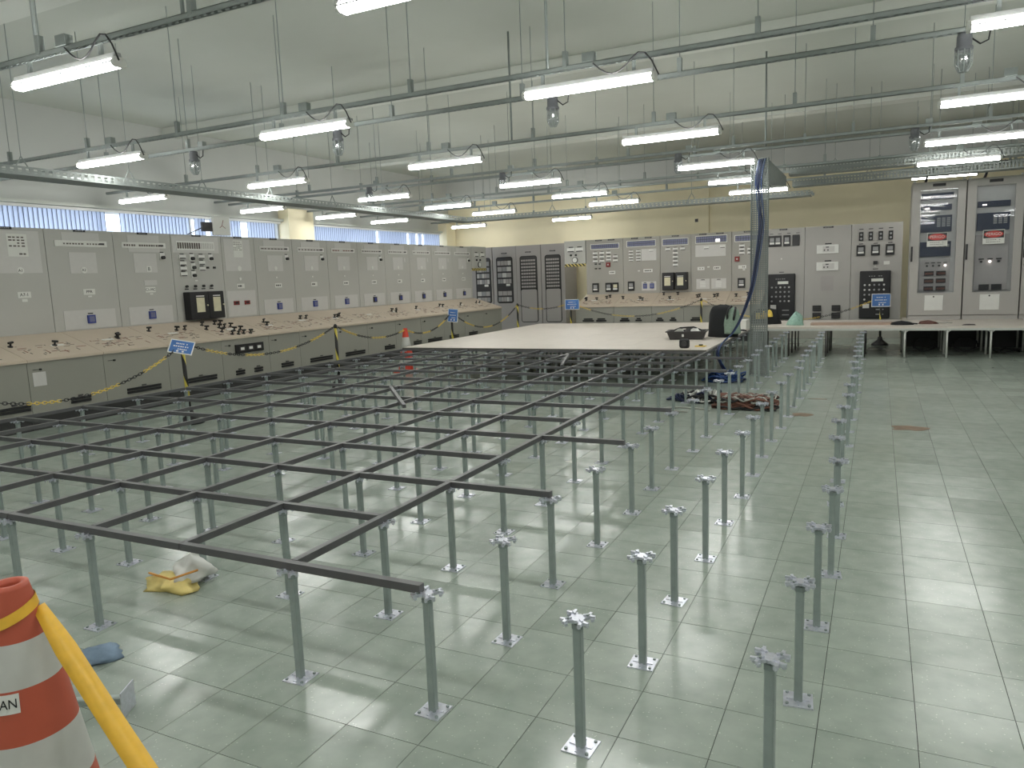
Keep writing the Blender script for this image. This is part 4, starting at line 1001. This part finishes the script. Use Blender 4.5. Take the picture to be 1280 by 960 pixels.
t = thing('tool_bag', 'black bag with yellow gloves in front of the black relay box', 'bag', (.14, 12.55, PT))
lump('body', M_BLACKFAB, (0, 0, 0), .26, .14, .30, 9, rough=.06, parent=t, power=.5)
for q in range(3): lump('glove', M_YELLOW, (-.12+.10*q, -.15, .10+.02*q), .05, .03, .13, 20+q, parent=t)
t = thing('tool_pouch', 'black tool pouch on the platform left of the cabinets', 'tools', (2.38, 12.1, PT))
lump('pouch', M_BLACKFAB, (0, 0, 0), .17, .07, .07, 31, rough=.12, parent=t); MB().tube([(.1, 0, .03), (.24, -.03, .02)], .012, 6).build('handle', M_BLACK, t)
t = thing('hand_tools', 'dark hand tools lying on the platform before the first cabinet', 'tools', (2.78, 12.3, PT))
lump('tool_roll', M_BROWN, (0, 0, 0), .14, .06, .06, 32, rough=.12, parent=t); MB().tube([(.1, 0, .03), (.2, .03, .015), (.3, -.02, .02), (.36, .03, .015)], .008, 5).build('wire', M_GREYCABLE, t)
tag(lump('glove', M_DARK, (3.35, 11.95, PT), .09, .03, .02, 33), 'flat dark glove on the platform edge below the cabinets', 'glove')
# things on the deck
t = thing('tool_tray', 'dark grey plastic tool tray on the white deck', 'tray', (-.63, 9.45, DT), .12)
w_, d_, hh = .29, .19, .13
prof = []
def ring(s, z): return [(-w_*s, -d_*s, z), (w_*s, -d_*s, z), (w_*s, d_*s, z), (-w_*s, d_*s, z)]
vs = ring(.84, 0)+ring(1.0, hh)+ring(1.06, hh)+ring(1.06, hh-.015)+ring(.96, hh-.004)+ring(.80, .008)
fs = [(3, 2, 1, 0)]
for a in (0, ):
    for b in range(4): fs.append((b, (b+1) % 4, 4+(b+1) % 4, 4+b))
for b in range(4):
    fs += [(4+b, 4+(b+1) % 4, 8+(b+1) % 4, 8+b), (8+b, 8+(b+1) % 4, 12+(b+1) % 4, 12+b), (4+b, 16+b, 16+(b+1) % 4, 4+(b+1) % 4), (16+b, 20+b, 20+(b+1) % 4, 16+(b+1) % 4)]
fs.append((20, 21, 22, 23))
MB().add(vs, fs).build('tub', M_DARK, t)
bx('white_tag', M_WHITE, t, -.06, -.03, -.192, -.183, .045, .085)
MB().tube([(-.2, 0, hh), (-.1, 0, hh+.04), (.1, 0, hh+.05), (.22, 0, hh)], .014, 6).build('carry_handle', M_BLACK, t)
for k, (x, y, m_) in enumerate(((-.75, 9.45, M_GREYCABLE), (-.50, 9.47, M_WHITE), (-.6, 9.52, M_DARK))):
    tag(lump('tool', m_, (x, y, DT+.08), .08, .05, .09, 60+k), ['grey wrapped tool in the dark tray', 'white wrapped tool in the dark tray', 'dark tool at the back of the dark tray'][k], 'tool', 'tools in the tray')
t = thing('backpack', 'black backpack with a pale green front pocket on the deck', 'backpack', (-.16, 9.85, DT), -.35)
lump('body', M_BLACKFAB, (0, 0, 0), .25, .16, .50, 70, 24, 14, .03, t, .45)
lump('front_pocket', M_GREENFAB, (.20, -.06, .06), .13, .12, .40, 71, 18, 10, .04, t, .6)
MB().tube([(.16, -.14, .28), (.18, -.19, .36), (.20, -.18, .44), (.22, -.12, .48)], .018, 6).build('shoulder_strap', M_BLACK, t)
MB().tube([(.26, -.14, .26), (.29, -.17, .34), (.29, -.14, .42), (.26, -.08, .46)], .018, 6).build('shoulder_strap', M_BLACK, t)
t = thing('cable_reel', 'small black tape measure on the deck front edge', 'tape measure', (-.335, 8.0, DT)); bx('case', M_BLACK, t, -.07, .07, -.035, .035, 0, .13, .03); MB().cyl((0, -.035, .065), (0, -.042, .065), .04, n=14).build('badge', M_DARK, t)
t = thing('tape_roll', 'small yellow and black tool lying on the deck front edge', 'tool', (-.17, 8.25, DT)); MB().box(-.07, .07, -.05, .05, 0, .012).build('body', M_YELLOW, t); bx('grip', M_BLACK, t, -.02, .03, -.02, .02, .012, .03)
t = thing('pliers', 'black pliers on the white deck behind the blue cables', 'tool', (-.06, 10.9, DT)); MB().tube([(-.08, 0, .015), (0, .02, .02), (.1, -.02, .012)], .014, 6).build('grip', M_BLACK, t); MB().tube([(0, -.03, .015), (.03, .02, .02), (.05, .09, .012)], .012, 6).build('grip', M_BLACK, t)
tag(MB().box(-.26, -.02, 11.25, 11.6, DT, DT+.16).build('white_carton', M_WHITE), 'small white carton on the deck behind the mesh column', 'carton')

# ------------------------------------------------------------------ cable piles on the floor
def pile(name, label, cx, cy, rx, ry, hgt, mats, n, seed, long=False):
    t = thing(name, label, 'cables', (cx, cy, 0)); r_ = random.Random(seed)
    for k in range(n):
        P = []; ph = r_.uniform(0, 6.28); a0 = r_.uniform(.55, 1); ox = r_.uniform(-.25, .25)*rx; oy = r_.uniform(-.2, .2)*ry; turns = r_.uniform(1.2, 2.3); zz = r_.uniform(.012, hgt)
        for q in range(34):
            s = q/33; a = ph+s*turns*6.28; rr = a0*(.75+.25*math.sin(2.3*a+k))
            if long:
                x = rx*(2*abs(2*((s*turns+ph/6.28) % 1)-1)-1)*a0; y = oy+ry*.8*math.sin(a*.7+ph)
                P.append((x+ox*.4, y, max(.012, zz+.02*math.sin(5*a))))
            else: P.append((ox+rx*rr*math.cos(a), oy+ry*rr*math.sin(a), max(.012, zz*(.6+.4*math.sin(3*a+ph)))))
        MB().tube(P, r_.choice((.010, .012, .014)), 5).build('cable', r_.choice(mats), t, True)
pile('cable_pile', 'heap of brown and rust cables on the floor among the pedestals', .72, 6.45, .36, .22, .12, [M_BROWN, M_BROWN, M_BROWN2, M_GREYCABLE, M_CABLE], 22, 5, True)
pile('cable_pile', 'tangle of pale grey and black wires left of the brown cables', .20, 6.72, .26, .2, .16, [M_GREYCABLE, M_GREYCABLE, M_CABLE, M_BLUECABLE, M_WHITE], 14, 6)
pile('cable_pile', 'small coil of dark blue cable left of the grey wires', -.06, 6.75, .17, .12, .09, [M_BLUECABLE], 8, 8)
pile('cable_pile', 'heap of bright blue cables on the floor near the mesh column', .12, 8.45, .32, .22, .16, [M_BLUECABLE2, M_BLUECABLE, M_BLUECABLE2], 16, 7)
tag(MB().tube([(.1+.28*math.cos(q*.2)*(1-q*.006), 6.1+.12*math.sin(q*.2), .01) for q in range(26)], .008, 5).build('loose_cable', M_GREYCABLE, smooth=True), 'loose grey cable loop on the floor before the wires', 'cable')
# glue stains and debris
def blob(cx, cy, rx, ry, seed):
    r_ = random.Random(seed); ph = r_.uniform(0, 6); P = [(cx+rx*math.cos(a)*(1+.2*math.sin(3*a+ph)+.1*math.sin(7*a)), cy+ry*math.sin(a)*(1+.25*math.sin(2*a+ph)+.12*math.sin(5*a))) for a in [2*math.pi*q/26 for q in range(26)]]
    return MB().prism(P, .0003, .002)
tag(blob(2.30, 5.70, .15, .14, 3).build('glue_stain', M_STAIN), 'brown glue stain on the open floor at right', 'stain')
tag(blob(1.32, 6.15, .10, .12, 4).build('glue_stain', M_STAIN), 'brown glue stain on the floor among the right pedestals', 'stain')
tag(blob(1.42, 7.2, .10, .02, 6).build('glue_stain', M_STAIN), 'thin brown scrap on the floor behind the pedestal stain', 'stain')
for k, (x, y) in enumerate(((-.25, 3.55), (-2.2, 1.75), (-3.4, 1.5))):
    o = tag(blob(x, y, .05, .03, 10+k).build('paper_scrap', M_PAPER), ['white paper scrap on the floor below the grid centre', 'white paper scrap under the left part of the grid', 'white paper scrap near the left edge under the grid'][k], 'scrap', 'paper scraps')

# ------------------------------------------------------------------ chain barrier
def post(x, y, label, lean=(0, 0)):
    t = thing('barrier_post', label, 'barrier post', (x, y, 0), 0, 'black and yellow barrier posts'); t.rotation_euler = (lean[0], lean[1], 0)
    MB().lathe([(0, 0), (.15, 0), (.15, .02), (.12, .045), (.05, .10), (.038, .16), (0, .16)], 20).build('base', M_BLACK, t, True)
    MB().cyl((0, 0, .12), (0, 0, .90), .022, n=14).build('pole', M_POST, t, True)
    MB().lathe([(.024, .89), (.028, .90), (.028, .925), (.015, .95), (0, .952)], 12).build('cap', M_BLACK, t, True)
def sign(x, y, z, rz, label, w=.26, hgt=.19, tilt=0.0, roll=0.0):
    t = thing('notice_sign', label, 'sign', (x, y, z), rz, 'blue notices on the barrier'); t.rotation_euler = (tilt, roll, rz)
    bx('sheet', M_PAPER, t, -w/2, w/2, -.003, 0, -hgt/2, hgt/2)
    bx('blue_field', M_SIGNBLUE, t, -w/2+.012, w/2-.012, -.0042, -.003, -hgt/2+.012, hgt/2-.012)
    for q, f in enumerate((.62, .82, .70)):
        dashes(t, M_PAPER, -w*.40*f, w*.40*f, hgt*.22-q*hgt*.2, 7, .014, -.0044, q)
    for s in (-.03, .03): bx('print', M_PAPER, t, s-.012, s+.012, -.005, -.0042, -hgt*.38, -hgt*.27)
PO = [(-5.14, 3.91), (-5.33, 6.83), (-5.5, 10.55), (-5.5, 13.55), (-4.43, 14.2), (-1.44, 14.35), (2.07, 13.85), (-4.95, .95)]
post(*PO[0], 'barrier post with the nearest tilted blue notice, left', (0, -.03)); post(*PO[1], 'barrier post without a notice left of the red cone', (0, 0)); post(*PO[2], 'barrier post with blue notice beside the far left desk end')
post(*PO[3], 'barrier post without a notice before the relay racks'); post(*PO[4], 'barrier post with blue notice before the doorway'); post(*PO[5], 'barrier post standing behind the backpack'); post(*PO[6], 'barrier post with blue notice left of the glazed cabinets'); post(*PO[7], 'barrier post outside the left edge of the view')
sign(-5.08, 3.83, .90, .52, 'nearest blue notice, tilted, on the left barrier post', .27, .17, -.55, .20)
sign(-5.43, 10.48, .86, .42, 'blue notice on the post beside the far left desk end', .20, .26, 0, .1)
sign(-4.37, 14.14, .88, .2, 'blue notice hanging before the doorway', .34, .24); sign(2.07, 13.78, .86, 0, 'blue notice hanging left of the glazed cabinets', .33, .25)
def link_path(L=.046, W=.026):
    P = []; r = W/2; s = L/2-r
    for k in range(5): a = -R90+math.pi*k/4; P.append((s+r*math.cos(a), r*math.sin(a), 0))
    for k in range(5): a = R90+math.pi*k/4; P.append((-s+r*math.cos(a), r*math.sin(a), 0))
    return P
LK = {c: MB().tube(link_path(), .0042, 5, True).mesh('chain_link', m_) for c, m_ in (('y', M_YELLOW), ('k', M_BLACK))}
def chain(a, b, sag, label, single, phase=0, runlen=9):
    a = Vector(a); b = Vector(b); t = thing('barrier_chain', label, 'chain', (0, 0, 0), 0, 'yellow and black barrier chains')
    pts = []; N = 200
    for k in range(N+1):
        s = k/N; p = a.lerp(b, s); p.z -= sag*4*s*(1-s); pts.append(p)
    # walk
    pos = []; acc = 0; step = .037; nxt = step/2
    for k in range(N):
        seg = (pts[k+1]-pts[k]).length
        while acc+seg >= nxt:
            f = (nxt-acc)/seg; pos.append((pts[k].lerp(pts[k+1], f), (pts[k+1]-pts[k]).normalized())); nxt += step
        acc += seg
    joined = {}
    for k, (p, d) in enumerate(pos):
        run = (k+phase)//runlen; c = 'y' if run % 2 == 0 else 'k'
        M = d.to_track_quat('X', 'Z').to_matrix().to_4x4() @ Matrix.Rotation(R90 if k % 2 else 0.0, 4, 'X')
        if single:
            e = M.to_euler(); inst('chain_link', LK[c], t, p, e)
        else:
            mb = joined.setdefault((run, c), MB()); me = LK[c]; MM = Matrix.Translation(p) @ M
            n = len(mb.v); mb.v += [tuple(MM @ v.co) for v in me.vertices]; mb.f += [tuple(i+n for i in f.vertices) for f in me.polygons]
    for (run, c), mb in joined.items():
        o = mb.build('link_run', M_YELLOW if c == 'y' else M_BLACK, t); o['kind'] = 'stuff'
CT = .925
chain((PO[7][0], PO[7][1], CT), (-5.14, 3.89, CT), .40, 'near chain drooping left from the first notice', True, 5)
chain((-5.14, 3.93, CT), (PO[1][0], PO[1][1], CT), .26, 'chain drooping between the first two barrier posts', True, 9)
CONE2 = (-5.28, 8.60)
chain((PO[1][0], PO[1][1], CT), (CONE2[0], CONE2[1], .73), .16, 'chain between the plain post and the red cone', False, 16, 10)
chain((CONE2[0], CONE2[1], .73), (PO[2][0], PO[2][1], CT), .20, 'chain between the red cone and the post with notice', False, 0, 9)
chain((PO[2][0], PO[2][1], CT), (PO[3][0], PO[3][1], CT), .40, 'chain along the end of the left desks', False, 7, 11)
chain((PO[3][0], PO[3][1], CT), (PO[4][0], PO[4][1], CT), .12, 'short chain before the relay racks', False, 10, 9)
chain((PO[4][0], PO[4][1], CT), (PO[5][0], PO[5][1], CT), .34, 'chain before the back desks', False, 0, 14)
chain((PO[5][0], PO[5][1], CT), (PO[6][0], PO[6][1], CT), .45, 'chain passing behind the backpack and mesh column', False, 12, 16)

# ------------------------------------------------------------------ traffic cones and tape
def cone(x, y, H, r0, r1, bands, label, name_mats, n=36, base=True, prof=None):
    t = thing('traffic_cone', label, 'traffic cone', (x, y, 0))
    def rad(z): return prof(z) if prof else r0+(r1-r0)*(z-.03)/(H-.03)
    for k, (za, zb, m_) in enumerate(bands):
        MB().lathe([(rad(za+(zb-za)*q/3), za+(zb-za)*q/3) for q in range(4)], n).build('band', m_, t, True)
    MB().lathe([(r1, H), (r1*.96, H+.012), (r1*.62, H+.012), (r1*.55, H), (r1*.5, H-.06)], n).build('top_ring', name_mats[0], t, True)
    if base:
        MB().prism([(r0*1.06*math.cos(2*math.pi*q/20), r0*1.06*math.sin(2*math.pi*q/20)) for q in range(20)] if prof else rounded(-r0*1.25, r0*1.25, -r0*1.25, r0*1.25, .05), 0, .03).build('base', name_mats[1], t)
    return t
t = cone(CONE2[0], CONE2[1], .74, .15, .035, [(.03, .12, M_CONERED), (.12, .25, M_CONEWHITE), (.25, .38, M_CONERED), (.38, .60, M_CONEWHITE), (.60, .74, M_CONERED)], 'red and white traffic cone at the left corner of the deck', (M_CONERED, M_CONERED))
CX, CY, CH = -.235, -.885, .70
CR0, CR1 = .160, .052
def crad(z):
    P = ((.03, .172), (.38, .118), (.70, .052))
    for (za, ra), (zb, rb) in zip(P, P[1:]):
        if z <= zb: return ra+(rb-ra)*(z-za)/(zb-za)
    return .052
t = cone(CX, CY, CH, CR0, CR1, [(.03, .11, M_ORANGE), (.11, .275, M_CONEWHITE), (.275, .43, M_ORANGE), (.43, .557, M_CONEWHITE), (.557, CH, M_ORANGE)], 'large orange and white traffic cone in the near left corner', (M_ORANGE, M_ORANGE), 48, prof=crad)
NEAR_CONE = t
# sticker wrapped on the cone
ca = math.atan2(CAM.y-CY, CAM.x-CX)
def wrap(a0, a1, z0, z1, off, n=10):
    vs = []; fs = []
    for k in range(n+1):
        a = a0+(a1-a0)*k/n
        for z in (z0, z1): r = crad(z)+off; vs.append((r*math.cos(a), r*math.sin(a), z))
    for k in range(n): fs.append((2*k, 2*k+2, 2*k+3, 2*k+1))
    return MB().add(vs, fs)
SA, SB = ca-1.05, ca-.10
stk = wrap(SA, SB, .370, .424, .002).build('sticker', M_PAPER, t)
cu = bpy.data.curves.new('txt', 'FONT'); cu.body = 'CAN'; cu.size = .036; cu.align_x = 'RIGHT'; cu.align_y = 'CENTER'; cu.resolution_u = 4; cu.extrude = .0004
ob = bpy.data.objects.new('txt', cu); COL.objects.link(ob); me = bpy.data.meshes.new_from_object(ob.evaluated_get(bpy.context.evaluated_depsgraph_get())); bpy.data.objects.remove(ob)
me.materials.clear(); me.materials.append(M_INK)
for v in me.vertices:
    z = .397+v.co.y; r = crad(z)+.003+v.co.z; a = SB-.04+v.co.x*.85/crad(.397); v.co = (r*math.cos(a), r*math.sin(a), z)
inst('lettering', me, stk)
# the yellow tape tied round the cone neck and running to the lower right
tp = thing('caution_tape', 'wide yellow tape tied round the orange cone neck', 'tape', (CX, CY, 0))
vs = []; fs = []; n = 40
for k in range(n+1):
    a = 2*math.pi*k/n; zc = .628+.026*math.sin(a-ca); hw = .016
    for s in (-1, 1): r = crad(zc+s*hw)+.004; vs.append((r*math.cos(a), r*math.sin(a), zc+s*hw))
for k in range(n): fs.append((2*k, 2*k+2, 2*k+3, 2*k+1))
MB().add(vs, fs).build('neck_loop', M_TAPE, tp, True)
TA = Vector((crad(.62)*math.cos(ca+1.25), crad(.62)*math.sin(ca+1.25), .63)); TB = Vector((.70-CX, -.99-CY, .10))
vs = []; fs = []; n = 24; side = (TB-TA).cross(CAM-Vector((CX, CY, .4))).normalized()
for k in range(n+1):
    s = k/n; p = TA.lerp(TB, s); p.z -= .01*math.sin(math.pi*s); hw = .028*min(1, .6+2.5*s)
    up = (side+Vector((0, .18*math.sin(5*s), 0))).normalized()
    for q in (-1, 1): vs.append(p+up*hw*q)
for k in range(n): fs.append((2*k, 2*k+2, 2*k+3, 2*k+1))
tl = MB().add(vs, fs).build('tape_run', M_TAPE, tp, True)
sd = tl.modifiers.new('thickness', 'SOLIDIFY'); sd.thickness = .0012
# behind the tape: a pedestal lying down, blue cloth, a lump standing in for a blurred boot
t = thing('floor_pedestal', 'zinc pedestal lying on the floor behind the yellow tape', 'pedestal', (-.43, -.43, .051), .25, 'lying pedestal')
t.rotation_euler = (0, -R90, .50)
inst('base_plate', base_me, t); inst('tube', tube_me, t); inst('head', head_me, t); inst('levelling_nut', collar_me, t)
tag(lump('blue_cloth', M_BLUECLOTH, (-.93, -.20, 0), .09, .09, .04, 91, rough=.14), 'crumpled blue cloth on the floor behind the yellow tape', 'cloth')
t = thing('boot_stand_in', 'white and yellow lump standing in for a blurred boot under the near bar', 'bag', (-1.24, .50, 0))
lump('white_top', M_WHITE, (.02, .04, .03), .10, .10, .13, 95, rough=.2, parent=t, power=1.4); lump('yellow_side', M_PALEYELLOW, (-.02, -.04, 0), .15, .10, .07, 96, rough=.2, parent=t)
MB().tube([(-.2, -.05, .05), (-.08, -.10, .075), (.05, -.12, .08), (.15, -.03, .11)], .006, 5).build('cord', M_ORANGELINE, t)
